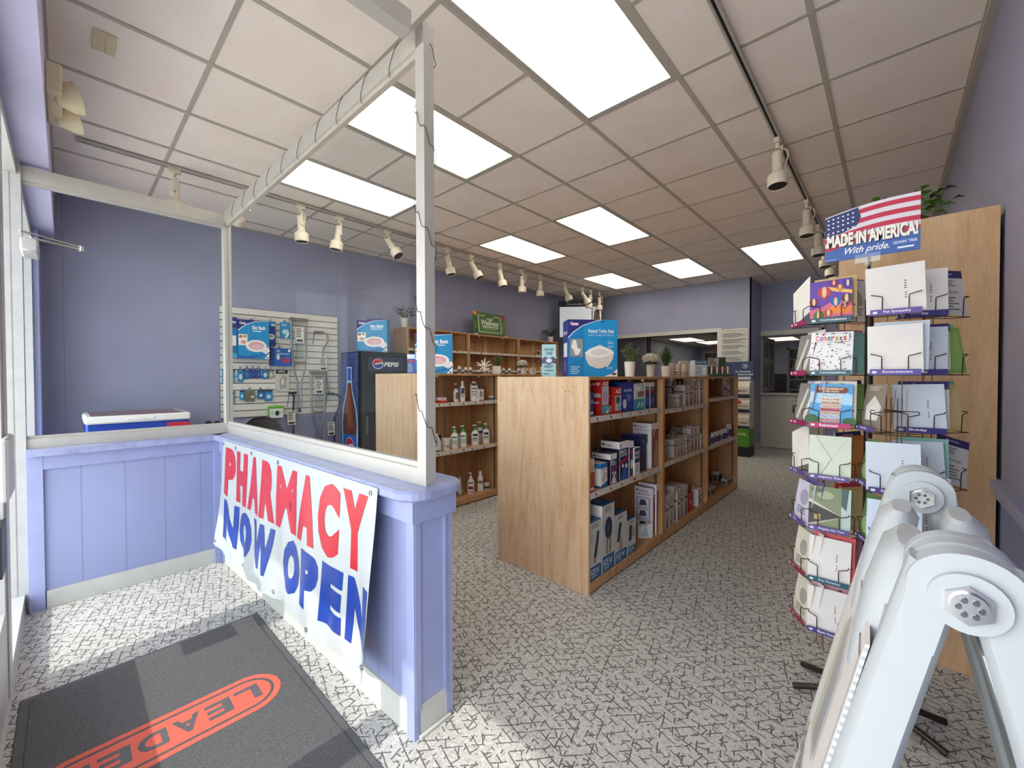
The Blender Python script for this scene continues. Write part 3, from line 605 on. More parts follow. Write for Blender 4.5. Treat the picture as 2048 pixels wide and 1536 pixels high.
for i, (u0, u1, h, bk, kd) in enumerate(((1343, 1351, .245, .16, 'pic'), (1358, 1367, .11, .05, 'text'), (1370, 1377, .185, .04, 'pic'), (1378, 1385, .19, .04, 'pic'), (1387, 1392, .245, .05, 'pic'), (1393, 1399, .245, .05, 'pic'), (1400, 1407, .245, .04, 'pic'))):
    l = ['tall slim box standing alone by the near divider, upper shelf of the middle unit', 'low white box in front of the tall slim ones, upper shelf of the middle unit', 'mid-height slim box, first of the pair beside the low white box', 'mid-height slim box, second of the pair beside the low white box',
         'tall slim box, first of three against the far divider of the middle unit', 'tall slim box, middle of three against the far divider of the middle unit', 'tall slim box with a red mark touching the far divider, upper shelf'][i]
    slim(l, u0, u1, 1.0405, h, bk, kd, GU, .10, i)
GV = 'small white support boxes in the middle aisle unit, middle shelf'
zz = .6155
mid = [(1333, 1338, .13, .10, 'text', 'narrow box pressed to the near divider on the middle unit shelf'), (1348, 1353, .15, .04, 'text', 'front white box printed with text lines, nearest on the middle unit shelf'),
       (1355, 1360, .15, .05, 'pic', 'small box right behind the text-printed one on the middle unit shelf'), (1361, 1366, .15, .05, 'pic', 'third small box along the middle unit shelf'), (1367, 1371, .15, .05, 'pic', 'fourth small box along the middle unit shelf'),
       (1373, 1380, .155, .045, 'text', 'broader small box halfway along the middle unit shelf'), (1382, 1388, .205, .05, 'pic', 'first of three taller boxes on the middle unit shelf'), (1389, 1395, .215, .05, 'pic', 'second of three taller boxes on the middle unit shelf'),
       (1396, 1401, .215, .05, 'pic', 'third of three taller boxes on the middle unit shelf'), (1403, 1407, .13, .04, 'pic', 'last short box against the far divider, middle unit shelf')]
for i, (u0, u1, h, bk, kd, l) in enumerate(mid): slim(l, u0, u1, zz, h, bk, kd, GV, .08, i)
for i, (u0, u1, h, bk) in enumerate(((1352, 1358, .155, .22), (1362, 1372, .19, .23), (1340, 1345, .13, .24), (1374, 1384, .19, .2))):
    slim(['back row box with a lone hanging tab, middle unit shelf', 'broad back row box towering over the front row, middle unit shelf', 'back row box deep beside the near divider, middle unit shelf', 'back row box behind the taller trio, middle unit shelf'][i], u0, u1, zz, h, bk, 'text', GV, .07, i)
GW = 'white brace boxes on the bottom shelf of the middle unit'
zb = .0655
for i, (u0, u1, h, bk) in enumerate(((1331, 1339, .27, .015), (1340, 1347, .27, .02), (1348, 1354, .31, .03), (1355, 1361, .255, .02), (1362, 1368, .265, .03), (1369, 1376, .275, .03))):
    slim(['brace box squeezed against the near divider, bottom shelf', 'second brace box along the middle unit bottom shelf', 'tallest brace box, third along the bottom shelf', 'fourth brace box, slightly pulled forward on the bottom shelf', 'fifth brace box along the middle unit bottom shelf', 'sixth brace box, just before the red carton'][i], u0, u1, zb, h, bk, 'pic', GW, .16, i)
aisle('bandage_box', 'small red carton among white boxes on the bottom shelf', 1378, 1386, zb, .08, .17, '#B3241E', {'F': [('t', 'R', .3, .7, .4, .6, '#FFFFFF'), ('r', .1, .85, .9, .93, '#D8807A')], 'L': [('r', .1, .2, .9, .8, '#97201C')]}, .04, GW)
aisle('brace_box', 'white box with a dark knee drawing at the far end of the bottom shelf', 1397, 1405, zb, .06, .16, '#DEDCD8', {'F': [('r', 0, .55, 1, .62, '#283450'), ('p', [(.3, .1), (.6, .1), (.75, .45), (.45, .5)], '#1C2230'), ('t', 'Cares', .15, .7, .8, .9, '#44464E')]}, .03, GW, (.03, '#CFCBC6'))
GX = 'small vials and boxes in the last aisle unit'
def vial(l, u, z, h, body, back=.05, cap='#C9C4BC', lab=None, r0=.018, x=None, name='pill_bottle', grp=GX, cat='bottle', y=None):
    x = RXF - back if x is None else x; y = min(onx(u, 800, x).y, YR[3] - .05) if y is None else y
    q = MB(); q.lathe([(r0 * .96, 0), (r0, .004), (r0, h * .72), (r0 * .75, h * .80), (r0 * .75, h * .82)], P(body), 14)
    if lab: q.band(r0 + .0005, h * .12, h * .62, -70, 70, P(lab), 8)
    if lab: q.band(r0 + .0008, h * .3, h * .42, -40, 35, P('#4A4A58'), 6)
    o = q.build(name); c_ = MB(); c_.lathe([(r0 * .8, h * .8), (r0 * .8, h), (r0 * .7, h)], P(cap), 12); c_.build('cap', o)
    o.location = (x, y, z); o.rotation_euler = (0, 0, -.6); return tag(o, l, cat, grp)
vial('tallest pale bottle on the upper shelf of the last aisle unit', 1448, 1.0855, .21, '#C8C0B8', .12, '#D8D2CA', '#B09CA0', .03)
vial('shorter pale bottle beside the tallest one in the last aisle unit', 1457, 1.0855, .135, '#D0C8BE', .10, '#D8D2CA', '#B4A8A0', .025)
for i in range(9):
    u = 1424 + i * 4.5
    vial('small navy labelled vial in the row on the last aisle unit shelf' if i < 7 else ['taller navy carton-like vial, last but one in the row', 'taller navy vial at the end of the row'][i - 7], u, .6105, .12 if i < 7 else .16, '#C8C4C4', .03 + .01 * (i % 2), '#D0CCC8', ['#2A3464', '#6E6C9C', '#242C50'][i % 3], .019)
for (u0, u1, z, h, l) in ((1422, 1431, .0655, .085, 'white and dark small box lying at the front of the last unit base'), (1440, 1448, .0655, .13, 'dark white-edged box standing on the last unit base'), (1457, 1468, .0655, .07, 'low white box deepest on the last unit base')):
    aisle('ointment_box', l, u0, u1, z, .06, h, '#C9C5C0', {'F': [('r', .08, .1, .92, .7, '#3A3C48'), ('l', .1, .8, .75, .95, 2, '#8A868A')], 'L': [('r', .1, .1, .9, .7, '#54566A')]}, .05 if h < .1 else .16, GX)
# ================================================================== VESTIBULE
# banner hung over the half wall
M_VINYL = mat('#B4BABA', .3, 0, .02, 5, name='banner_vinyl'); M_RED = mat('#BC1C2C', .3, 0, .03, 5, name='banner_red'); M_BLU = mat('#1C3D92', .3, 0, .05, 5, name='banner_blue')
BW, BH = 1.83, .71
def bdisp(x, z):            # x 0..BW from left, z 0..-BH ; returns offset away from the wall, sideways
    t = min(1, max(0, -z / BH)); u = x / BW
    fold = .016 * math.sin(x * 9.5 + 1.2) * t ** 1.3 + .010 * math.sin(x * 23 + z * 7) * t + .006 * math.sin(x * 41 - z * 11) * t * t
    curl = .012 * t ** 2.2 + .03 * max(0, u - .95) / .05 * t
    low = -.05 * max(0, (.12 - u) / .12) ** 1.2 * t         # loose lower left corner lifts
    return .004 + max(0, .012 * t + fold * .8 + .012 * t + curl), low
BA = WM @ Vector((.25, -.052, .897)); BDX = WD; BN = -WN
def bpt(x, z, lift=0.0):
    d, lo = bdisp(x, z); zz = z - lo * 1.0
    e = .002; d2, _ = bdisp(x + e, z); sl = (d2 - d) / e
    n_ = (BN - BDX * sl).normalized()
    p = BA + BDX * (x * (1 - .012 * min(1, -z / BH))) + BN * d + Vector((0, 0, zz)); return p + n_ * lift
def grid_cut(vs, fs, step=.02):
    bm = bmesh.new(); bv = [bm.verts.new((a, 0, c)) for a, c in vs]
    for f in fs:
        try: bm.faces.new([bv[i] for i in f])
        except ValueError: pass
    x0, x1 = min(a for a, c in vs), max(a for a, c in vs); z0, z1 = min(c for a, c in vs), max(c for a, c in vs)
    for k in range(int(x0 / step), int(x1 / step) + 1):
        bmesh.ops.bisect_plane(bm, geom=bm.verts[:] + bm.edges[:] + bm.faces[:], plane_co=(k * step, 0, 0), plane_no=(1, 0, 0))
    for k in range(int(z0 / step / 2) - 1, int(z1 / step / 2) + 1):
        bmesh.ops.bisect_plane(bm, geom=bm.verts[:] + bm.edges[:] + bm.faces[:], plane_co=(0, 0, k * step * 2), plane_no=(0, 0, 1))
    bm.verts.index_update(); r_ = [(v.co.x, v.co.z) for v in bm.verts], [tuple(v.index for v in f.verts) for f in bm.faces]; bm.free(); return r_
NX, NZ = 130, 40
q = MB()
vs = [bpt(BW * i / NX, -BH * j / NZ) for j in range(NZ + 1) for i in range(NX + 1)]
fs = [(j * (NX + 1) + i, (j + 1) * (NX + 1) + i, (j + 1) * (NX + 1) + i + 1, j * (NX + 1) + i + 1) for j in range(NZ) for i in range(NX)]
q.raw(vs, fs, M_VINYL, True)
top = [BA + BDX * (BW * i / NX) for i in range(NX + 1)]; k0 = len(q.v)
ban = None
tb = MB()
def banner_text(mb, s, xa, xb, za, zb, mt, bold):
    vs_, fs_, _ = text_mesh(s, bold); V, Fc = grid_cut([(xa + (xb - xa) * a, za + (zb - za) * c) for a, c in vs_], fs_, .02)
    mb.raw([bpt(a, c, .0016) for a, c in V], Fc, mt, True)
def word(mb, s, xs, za, zb, mt, bold=.075):
    for ch, (xa, xb) in zip(s, xs): banner_text(mb, ch, xa, xb, za, zb, mt, .04 if ch == 'M' else .055 if ch in 'WN' else bold)
def spread_letters(s, x0, x1, gap, wd=None):
    ws = [1.25 if c in 'MW' else 1.0 for c in s]; tot = sum(ws); un = (x1 - x0 - gap * (len(s) - 1)) / tot; o, x = [], x0
    for w_ in ws: o.append((x, x + un * w_)); x += un * w_ + gap
    return o
word(q, 'PHARMACY', spread_letters('PHARMACY', .07, BW - .06, .022), -.345, -.04, M_RED)
word(q, 'NOW', spread_letters('NOW', .09, .90, .022), -.625, -.375, M_BLU)
word(q, 'OPEN', spread_letters('OPEN', 1.02, BW - .01, .028), -.625, -.375, M_BLU)
ban = q.build('banner'); tag(ban, 'white vinyl banner reading PHARMACY NOW OPEN hung on the vestibule half wall', 'banner')
g = MB()
for x, z in [(BW * f, -.025) for f in (.012, .14, .29, .5, .975)] + [(BW * f, -BH + .03) for f in (.012, .25, .5, .75, .97)]:
    p = bpt(x, z, .002); ring = [p + BDX * (.009 * math.cos(a)) + Vector((0, 0, .009 * math.sin(a))) for a in [i * math.pi / 6 for i in range(12)]]
    g.tube(ring, .0022, M_CHROME, 5, True)
g.build('grommet', ban)
# door mat
MX0, MX1, MY0, MY1 = -2.56, -.95, -.14, .70
q = MB(); M_RUB = mat('#5A5A5C', .8, 0, .1, 20, name='mat_rubber'); M_PILE = mat('#585858', .95, 0, .45, 260, .6, name='mat_pile'); M_LOGO = mat('#D46552', .95, 0, .2, 260, .6, name='mat_logo_pile')
q.box(MX0, MX1, MY0, MY1, .0, .007, M_RUB, .004); q.box(MX0 + .03, MX1 - .03, MY0 + .03, MY1 - .03, .006, .0105, M_PILE)
LXc, Lr, LY0, LY1 = -1.915, .118, -.115, .605
def stadium(r, y0, y1, n=14): return [(LXc + r * math.cos(a), y1 - Lr + r * math.sin(a)) for a in [math.pi * i / n for i in range(n + 1)]] + [(LXc + r * math.cos(a), y0 + Lr + r * math.sin(a)) for a in [math.pi + math.pi * i / n for i in range(n + 1)]]
def ringface(r0, r1, m, z):
    A, B_ = stadium(r0, LY0, LY1), stadium(r1, LY0, LY1); n_ = len(A)
    q.raw([(x, y, z) for x, y in A] + [(x, y, z) for x, y in B_], [(i, (i + 1) % n_, n_ + (i + 1) % n_, n_ + i) for i in range(n_)], m)
ringface(Lr, Lr - .024, M_LOGO, .0112)
q.raw([(x, y, .0112) for x, y in stadium(Lr - .036, LY0, LY1)], [tuple(range(30))], M_LOGO)
ch = 'LEADER'
for i, c_ in enumerate(ch):
    vs_, fs_, _ = text_mesh(c_, .03); ya = .53 - i * .098; yb = ya - .082
    q.raw([(LXc - .045 + .09 * b_, ya + (yb - ya) * a_, .0118) for a_, b_ in vs_], fs_, M_RUB)
o = q.build('door_mat'); tag(o, 'dark grey door mat with a red oval logo reading LEADER on the vestibule carpet', 'mat')
# metal threshold at the storefront
q = MB(); q.box(-3.52, -.9, -.30, -.16, 0, .012, M_ALU); struct(q, 'trim_4')
# floor channel outlet box by the door jamb
# door closer with arm
r = empty('door_closer', (-3.0, -.155, 2.06), 0, 'aluminium door closer with a thin arm at the top of the entrance door', 'door closer')
def RL(q): q.M = Matrix.Translation((3.0, .155, -2.06)); return q
pA = onx(12, 484, -3.3); pB = onx(165, 500, -3.6)
q = RL(MB()); q.box(-3.50, -3.28, -.148, -.085, 1.96, 2.03, M_ALUB, .008); q.lathe([(.012, 0), (.012, .02)], M_CHROME, 12, (-3.40, -.115, 2.03)); q.build('closer_body', r)
q = RL(MB()); q.tube([(-3.40, -.115, 2.055), (-3.55, .075, 2.065)], .006, M_CHROME, 8); q.tube([(-3.36, -.15, 2.075), (-3.55, .078, 2.078)], .005, M_CHROME, 8); q.build('closer_arm', r)
q = RL(MB()); q.lathe([(.012, 0), (.012, .03), (.005, .034)], M_CHROME, 12, (-3.55, .077, 2.055)); q.build('pivot_knuckle', r)
# emergency light on the header
EX = -3.08
r = empty('emergency_light', (EX, -.045, 2.70), 0, 'cream twin-head emergency light fixed on the header above the vestibule', 'emergency light')
M_CREAM = mat('#D8CBA8', .4, 0, .05, 20, name='aged_cream_plastic')
q = MB(); q.box(-.19, .19, 0, .055, -.06, .08, M_CREAM, .006); q.box(-.02, .02, .055, .057, .02, .035, P('#8A3A20')); q.box(-.05, -.035, .055, .057, .02, .03, P('#5A5048')); q.build('battery_case', r)
for s_ in (-1, 1):
    q = MB(); q.M = Matrix.Translation((s_ * .12, .085, -.03)) @ Matrix.Rotation(math.radians(-70), 4, 'X')
    q.lathe([(.012, -.065), (.036, -.058), (.064, -.01), (.072, .024), (.066, .026)], M_CREAM, 18); h_ = q.build('lamp_head', r)
    g = MB(); g.M = q.M; g.lathe([(.066, .022), (.03, .034), (.0, .036)], mat('#E8E2D0', .2), 16); g.build('lamp_lens', h_)
# square patch plate on the ceiling
q = MB(); q.box(-3.035, -2.86, .112, .200, H - .012, H, M_CREAM, .004); q.box(-3.02, -2.875, .16, .163, H - .014, H - .011, P('#B8A888')); tag(q.build('ceiling_vent'), 'small square cream cover plate on the ceiling near the entrance header', 'cover plate')
# twisted wire around post and rail
q = MB(); pts = []
pc = WM @ Vector((LW - .023, .0775, 0))
for i in range(180):
    z = 2.50 - i * .0086; a = i * .155; sx_, sy_ = .030, .029
    c_, s_ = math.cos(a), math.sin(a); m_ = max(abs(c_), abs(s_)); k_ = .75 / m_ + .25
    pts.append((pc.x + sx_ * c_ * k_ * 1.05, pc.y + sy_ * s_ * k_ * 1.1 + .0, z + .012 * math.sin(i * .9)))
q.tube(pts, .0014, M_DARK, 5)
o = q.build('string_wire'); tag(o, 'thin dark string light wire wound around the tall vestibule post', 'wire', 'dark wires wound on the vestibule frame')
q = MB(); pts = []
for i in range(170):
    t = i / 169; p = WM @ Vector((LW - .08 - t * (LW - .1), .0775, 2.535 - .075 * t)); a = i * .37
    c_, s_ = math.cos(a), math.sin(a); m_ = max(abs(c_), abs(s_)); k_ = .75 / m_ + .25
    pts.append((p.x, p.y + .029 * c_ * k_, p.z + .046 * s_ * k_))
q.tube(pts, .0013, M_DARK, 5)
o = q.build('string_wire'); tag(o, 'thin dark string light wire wound around the vestibule top rail', 'wire', 'dark wires wound on the vestibule frame')
# ================================================================== TRACK LIGHTS
def track(name, label, x, y0, y1):
    q = MB(); z = H - .008; q.box(x - .018, x - .007, y0, y1, z - .022, z, M_ALU); q.box(x + .007, x + .018, y0, y1, z - .022, z, M_ALU); q.box(x - .007, x + .007, y0, y1, z - .008, z, M_BLACK)
    q.box(x - .019, x + .019, y0 - .03, y0, z - .024, z, M_ALU)
    return tag(q.build(name), label, 'track', 'ceiling spotlight tracks')
TX, TX2 = -4.24, -.60
track('light_track', 'long cream spotlight track along the ceiling by the blue wall', TX, .10, 7.2)
track('light_track', 'shorter spotlight track on the ceiling above the card rack', TX2, -.02, 7.95)
def make_spot(label, group):
    r = empty('track_spotlight', (0, 0, 0)); tag(r, label, 'spotlight', group)
    q = MB(); q.box(-.018, .018, -.04, .04, -.035, 0, M_LAMP, .004); q.lathe([(.014, -.07), (.014, -.035)], M_LAMP, 12); q.build('track_adapter', r)
    q = MB(); q.box(.028, .034, -.009, .009, -.20, -.06, M_LAMP, .001); q.box(-.0, .034, -.009, .009, -.066, -.058, M_LAMP); q.lathe([(.012, -.006), (.012, .006)], M_CHROME, 10, (.036, 0, -.19)); q.build('bracket_arm', r)
    return r
def head(r, tilt, az, low):
    hd = empty('lamp_head_pivot', (0, 0, -.165)); hd.parent = r; hd.name = 'lamp_head'; hd.rotation_euler = (tilt, 0, az)
    return hd
def spot(x, y, tilt, az, label, group='cream spotlights on the long track'):
    r = make_spot(label, group); r.location = (x, y, H - .03)
    Mh = Matrix.Translation((0, 0, -.10)) @ Matrix.Rotation(az, 4, 'Z') @ Matrix.Rotation(tilt, 4, 'X')
    q = MB(); q.M = Mh; q.lathe([(.030, -.005), (.033, .0), (.033, -.135), (.036, -.145), (.060, -.165), (.0635, -.172), (.0635, -.245), (.060, -.248), (.057, -.245), (.055, -.20), (.0001, -.196)][::-1], M_LAMP, 24); hd = q.build('shade', r)
    g = MB(); g.M = Mh; g.lathe([(.0, -.201), (.053, -.203), (.0555, -.243)], P('#1C1816'), 20); g.build('reflector', hd)
    c = MB(); c.M = Mh; pts = [(0, .0, .05)] + [(.02 + .045 * math.sin(t), 0, .03 - .05 * t + .03 * math.sin(t * 1.2)) for t in [i * .45 for i in range(7)]] + [(.034, 0, -.11)]
    c.tube(pts, .0045, M_LAMP, 6); c.build('cord', r)
    return r
lampL = [(345, 345, .0, 0.2), (497, 380, .9, 1.9), (600, 412, .05, .3), (677, 435, .15, 2.6), (775, 462, .62, -1.15), (838, 480, .2, .2), (893, 497, .2, -.9), (943, 510, .5, -1.0), (995, 528, .22, -1.1), (1043, 540, .05, .5), (1082, 550, .0, 2.6), (1126, 565, .38, -1.1), (1161, 575, .55, -1.1), (1177, 580, .12, 1.8), (1190, 586, .0, .4)]
wh = ['hanging plumb over the vestibule end', 'turned sideways behind the vestibule corner post', 'hanging nearly plumb, first past the vestibule corner', 'with its cord looped on the left, second past the vestibule corner', 'tilted strongly toward the entrance, just before the tall post', 'half hidden behind the tall post',
      'just past the tall post, leaning slightly', 'leaning strongly, second past the tall post', 'showing a dark lower rim, third past the tall post', 'with a cord loop, fourth past the tall post', 'fifth past the tall post, above the green sign', 'leaning forward above the wall shelves, sixth past the post', 'leaning, first of three crowded ones in front of the screen', 'middle of three crowded ones in front of the screen', 'last of three crowded ones at the track end']
for (u, v, ti, az), l in zip(lampL, wh): p = onz(u, v, H - .03); spot(TX, p.y, ti, az, 'cream spotlight ' + l)
wr = ['nearest on the short track, dark opening showing below', 'beside the flag sign, second on the short track', 'partly behind the flag sign, third on the short track', 'partly behind the flag sign, fourth on the short track', 'partly behind the flag sign, fifth on the short track', 'lowest of the row disappearing behind the flag sign']
for y, l in zip((3.42, 4.80, 5.65, 6.3, 6.9, 7.4), wr): spot(TX2, y, -.12, .3, 'cream spotlight ' + l, 'cream spotlights on the short track')
# ================================================================== A-FRAME SIGN by the right wall
AY0, AY1, AZ = .70, 1.32, 1.04
M_PE = mat('#BCC2C4', .38, 0, .04, 8, name='white_polyethylene'); M_PEW = mat('#C4BBB2', .42, 0, .05, 8, name='warm_white_polyethylene')
AX = .068
r = empty('sandwich_board', (AX, 1.0, 0), 0, 'white plastic A-frame sandwich board standing beside the right wall at the entrance', 'sign board')
def AB(): q = MB(); q.M = Matrix.Translation((-AX, -1.0, 0)); return q
def ax(y): return AX - .018 * (y - AY0) / .62
def leg(q, y, s_, hw=.025, x_foot=None, z0=0.0, z1=AZ, d=.028):
    # tapered rounded bar from hinge to floor, across x direction s_
    n = 10; secs = []
    for i in range(n + 1):
        t = i / n; z = z1 + .03 - (z1 + .03 - z0) * t; x = ax(y) + s_ * (.022 + .235 * t ** .97); w = hw * (1 + .15 * math.sin(t * 3.1)); dd = d * (1 + .1 * math.sin(t * 3.1))
        secs.append([(x + w * a, y + dd * b_, z + s_ * a * w * .25) for a, b_ in ((-1, -.55), (-.72, -1), (.72, -1), (1, -.55), (1, .55), (.72, 1), (-.72, 1), (-1, .55))])
    vs = [p for s2 in secs for p in s2]; fs = [(i * 8 + k, i * 8 + (k + 1) % 8, (i + 1) * 8 + (k + 1) % 8, (i + 1) * 8 + k) for i in range(n) for k in range(8)] + [tuple(range(7, -1, -1)), tuple(range(n * 8, n * 8 + 8))]
    fs = [tuple(reversed(f)) for f in fs]; q.raw(vs, fs, M_PE, True)
for s_, nm in ((-1, 'left'), (1, 'right')):
    pn = AB()
    leg(pn, AY0 + .03, s_); leg(pn, AY1 - .03, s_)
    def slab(z0, z1, t0, t1, m=M_PE, y0=AY0 + .03, y1=AY1 - .03, off=0.0):   # panel slab following the slope
        def X(z): t = (AZ + .03 - z) / (AZ + .03); return ax(AY0) + s_ * (.020 + .235 * t + off)
        vs = []
        for y in (y0, y1):
            k = ax(y) - ax(AY0)
            vs += [(X(z0) + k - t0, y, z0), (X(z0) + k + t0, y, z0), (X(z1) + k + t1, y, z1), (X(z1) + k - t1, y, z1)]
        pn.raw(vs, [(0, 1, 2, 3), (7, 6, 5, 4), (0, 4, 5, 1), (1, 5, 6, 2), (2, 6, 7, 3), (3, 7, 4, 0)], m)
    slab(.10, .92, .010, .010); slab(.86, .97, .022, .026); slab(.06, .16, .022, .022)
    po = pn.build('panel_frame', r)
    # moulded top lobes between the hinges
    lb = AB()
    for yc, L_ in ((AY0 + .20, .10), (AY0 + .40, .08)):
        n = 12; rows = []
        for j, (zz, ww, ll) in enumerate(((.70, .008, .45), (.78, .020, .75), (.88, .030, 1), (.97, .034, 1), (1.03, .030, .92), (1.05, .014, .7))):
            t = (AZ + .03 - zz) / (AZ + .03); xc = ax(yc) + s_ * (.034 + .235 * t)
            rows.append([(xc + ww * math.cos(a), yc + L_ * ll * math.copysign(abs(math.sin(a)) ** .6, math.sin(a)), zz) for a in [2 * math.pi * i / n for i in range(n)]])
        vs = [p for rw in rows for p in rw]; fs = [(j * n + i, j * n + (i + 1) % n, (j + 1) * n + (i + 1) % n, (j + 1) * n + i) for j in range(5) for i in range(n)] + [tuple(range(n - 1, -1, -1)), tuple(range(5 * n, 6 * n))]
        lb.raw(vs, fs, M_PE, True)
    lb.build('moulded_rib', r)
# hinge knuckles: half round humps with grooves
for yc, nm in ((AY0 + .035, 0), (AY1 - .035, 1)):
    q = AB()
    for k, (dy, w_, R_) in enumerate(((-.035, .030, .049), (-.004, .012, .043), (.009, .026, .049), (.036, .012, .043), (.049, .022, .047))):
        y = yc + dy; pts = []
        for i in range(17):
            a = math.pi * i / 16; pts.append((ax(y) + R_ * 1.05 * math.cos(a), AZ + .008 + R_ * .95 * math.sin(a)))
        pts += [(ax(y) - R_ * 1.15, AZ - .07), (ax(y) - R_ * .55, AZ - .075), (ax(y) - R_ * .30, AZ - .018), (ax(y) + R_ * .30, AZ - .018), (ax(y) + R_ * .55, AZ - .075), (ax(y) + R_ * 1.15, AZ - .07)]
        q.prism(pts, y, y + w_, M_PE if k % 2 == 0 else M_PEW, 'y', True)
    hk = q.build('hinge', r)
    g = AB(); y = yc - .036
    g.prism([(ax(y) + .034 * math.cos(a), AZ + .034 * math.sin(a)) for a in [2 * math.pi * i / 24 for i in range(24)]], y - .006, y, M_PE, 'y', True)
    g.prism([(ax(y) + .022 * math.cos(a), AZ + .022 * math.sin(a)) for a in [math.pi / 6 + 2 * math.pi * i / 6 for i in range(6)]], y - .012, y - .005, M_CHROME, 'y')
    g.prism([(ax(y) + .016 * math.cos(a), AZ + .016 * math.sin(a)) for a in [2 * math.pi * i / 16 for i in range(16)]], y - .017, y - .011, M_CHROME, 'y', True)
    for i in range(6): a = 2 * math.pi * i / 6; g.prism([(ax(y) + .009 * math.cos(a) + .003 * math.cos(t), AZ + .009 * math.sin(a) + .003 * math.sin(t)) for t in [2 * math.pi * j / 8 for j in range(8)]], y - .019, y - .016, mat('#6E7276', .3, .9), 'y')
    g.build('bolt', hk)
# corrugated insert panel on the left face
q = AB(); s_ = -1
def Xp(z, off): t = (AZ + .03 - z) / (AZ + .03); return ax(AY0) + s_ * (.022 + .235 * t) - off
def IP(y, z, off): return (Xp(z, off) + ax(y) - ax(AY0), y, z)
y0, y1, z0, z1 = AY0 + .045, AY1 - .06, .14, .93
vs = [IP(y0, z0, .036), IP(y1, z0, .036), IP(y1, z1, .036), IP(y0, z1, .036), IP(y0, z0, .031), IP(y1, z0, .031), IP(y1, z1, .031), IP(y0, z1, .031)]
q.raw(vs, [(3, 2, 1, 0), (4, 5, 6, 7), (0, 1, 5, 4), (1, 2, 6, 5), (2, 3, 7, 6), (3, 0, 4, 7)], mat('#E4E0DC', .35, 0, .02, 5))
for i in range(60): zz = z0 + (z1 - z0) * (i + .5) / 60; q.raw([IP(y0 - .0006, zz - .004, .0355), IP(y0 - .0006, zz - .004, .0315), IP(y0 - .0006, zz + .002, .0315), IP(y0 - .0006, zz + .002, .0355)], [(0, 1, 2, 3)], P('#A6B2BC'))
# printed mark: striped leaf-like logo and bars of lettering; a thin frame line
o_ = Vector(IP(y1, z0, .0363)); a_ = Vector(IP(y0, z0, .0363)) - o_; b_ = Vector(IP(y1, z1, .0363)) - o_
it = [('r', .03, .03, .035, .97, '#555555'), ('r', .965, .03, .97, .97, '#555555'), ('r', .03, .965, .97, .97, '#555555'), ('r', .03, .03, .97, .035, '#555555')]
for k in range(9): it.append(('p', [(.30 + .05 * k, .50 + .012 * k), (.315 + .05 * k, .50 + .012 * k), (.345 + .045 * k, .90 - .018 * abs(k - 4)), (.335 + .045 * k, .90 - .018 * abs(k - 4))], '#7C9A50' if k < 4 else '#4A5570'))
it += [('t', 'PHARMACY', .10, .90, .34, .43, '#555B66', .02), ('t', 'OPEN', .2, .8, .22, .30, '#7C9A50', .03), ('l', .15, .85, .1, .19, 2, '#777C86')]
q.decal(o_, a_, b_, it, .0004)
q.build('sign_insert', r)
# ================================================================== SLATWALL on the left wall
SY0, SY1, SZ0, SZ1 = 1.16, 2.44, .85, 2.10
SA = math.atan(.0552); SX = wx(SY0) + .018
# frame of the slatwall: local x along the wall (to the right as seen), local -y out of the wall
SM = Matrix.Translation((SX, SY0, 0)) @ Matrix.Rotation(R90 - SA, 4, 'Z')
q = MB(); M_SLAT = mat('#E2DCD2', .45, 0, .04, 6, name='slatwall_board'); L_ = SY1 - SY0
q.box(0, L_, .006, .018, SZ0, SZ1, P('#5E5650')); n = 16; st = (SZ1 - SZ0) / n
q.M = I4
for k in range(n): q.box(0, L_, -.002, .0065, SZ0 + k * st + .005, SZ0 + (k + 1) * st - .005, M_SLAT)
o = q.build('slatwall_panel'); o.matrix_world = SM; tag(o, 'cream slatwall panel hung with care products on the blue wall', 'slatwall')
def S(u, v):                     # photo point -> (along, height) on the slatwall
    p = onx(u, v, SX + .02); p = onx(u, v, SX + (p.y - SY0) * .0552 + .02); return p.y - SY0, p.z
def hook(q, x, z, L=.10): q.tube([(x, 0, z), (x, -L, z - .003), (x, -L - .004, z + .012)], .0022, M_CHROME, 6)
def slat_item(name, label, cat, u0, u1, v0, v1, d, body, dec, back=.0, group='packages hanging on the slatwall', lean=0):
    xa, za = S(u0, v1); xb, zb = S(u1, v0); w_, h_ = xb - xa, zb - za
    p = SM @ Vector(((xa + xb) / 2, -(back + d / 2), za))
    o = carton(name, label, cat, p, R90 - SA, w_, d, h_, body, dec, group)
    g = MB(); g.box(-.012, .012, d / 2 - .002, d / 2, h_ - .002, h_ + .03, P(body)); g.tube([(0, d / 2 + back + .006, h_ + .02), (0, -d / 2 - .02, h_ + .017), (0, -d / 2 - .024, h_ + .03)], .0022, M_CHROME, 6); g.build('hook', o); return o
def basin(cx, cy, s):            # drawn basin
    return [('e', cx, cy, .42 * s, .20 * s, '#F0E8E6'), ('e', cx, cy + .01, .31 * s, .13 * s, '#D9A7AE'), ('e', cx + .02, cy - .02 * s, .2 * s, .07 * s, '#E3BCC0'), ('p', [(cx + .15 * s, cy - .15 * s), (cx + .5 * s, cy - .02 * s), (cx + .55 * s, cy - .16 * s), (cx + .38 * s, cy - .26 * s)], '#E9E2E2')]
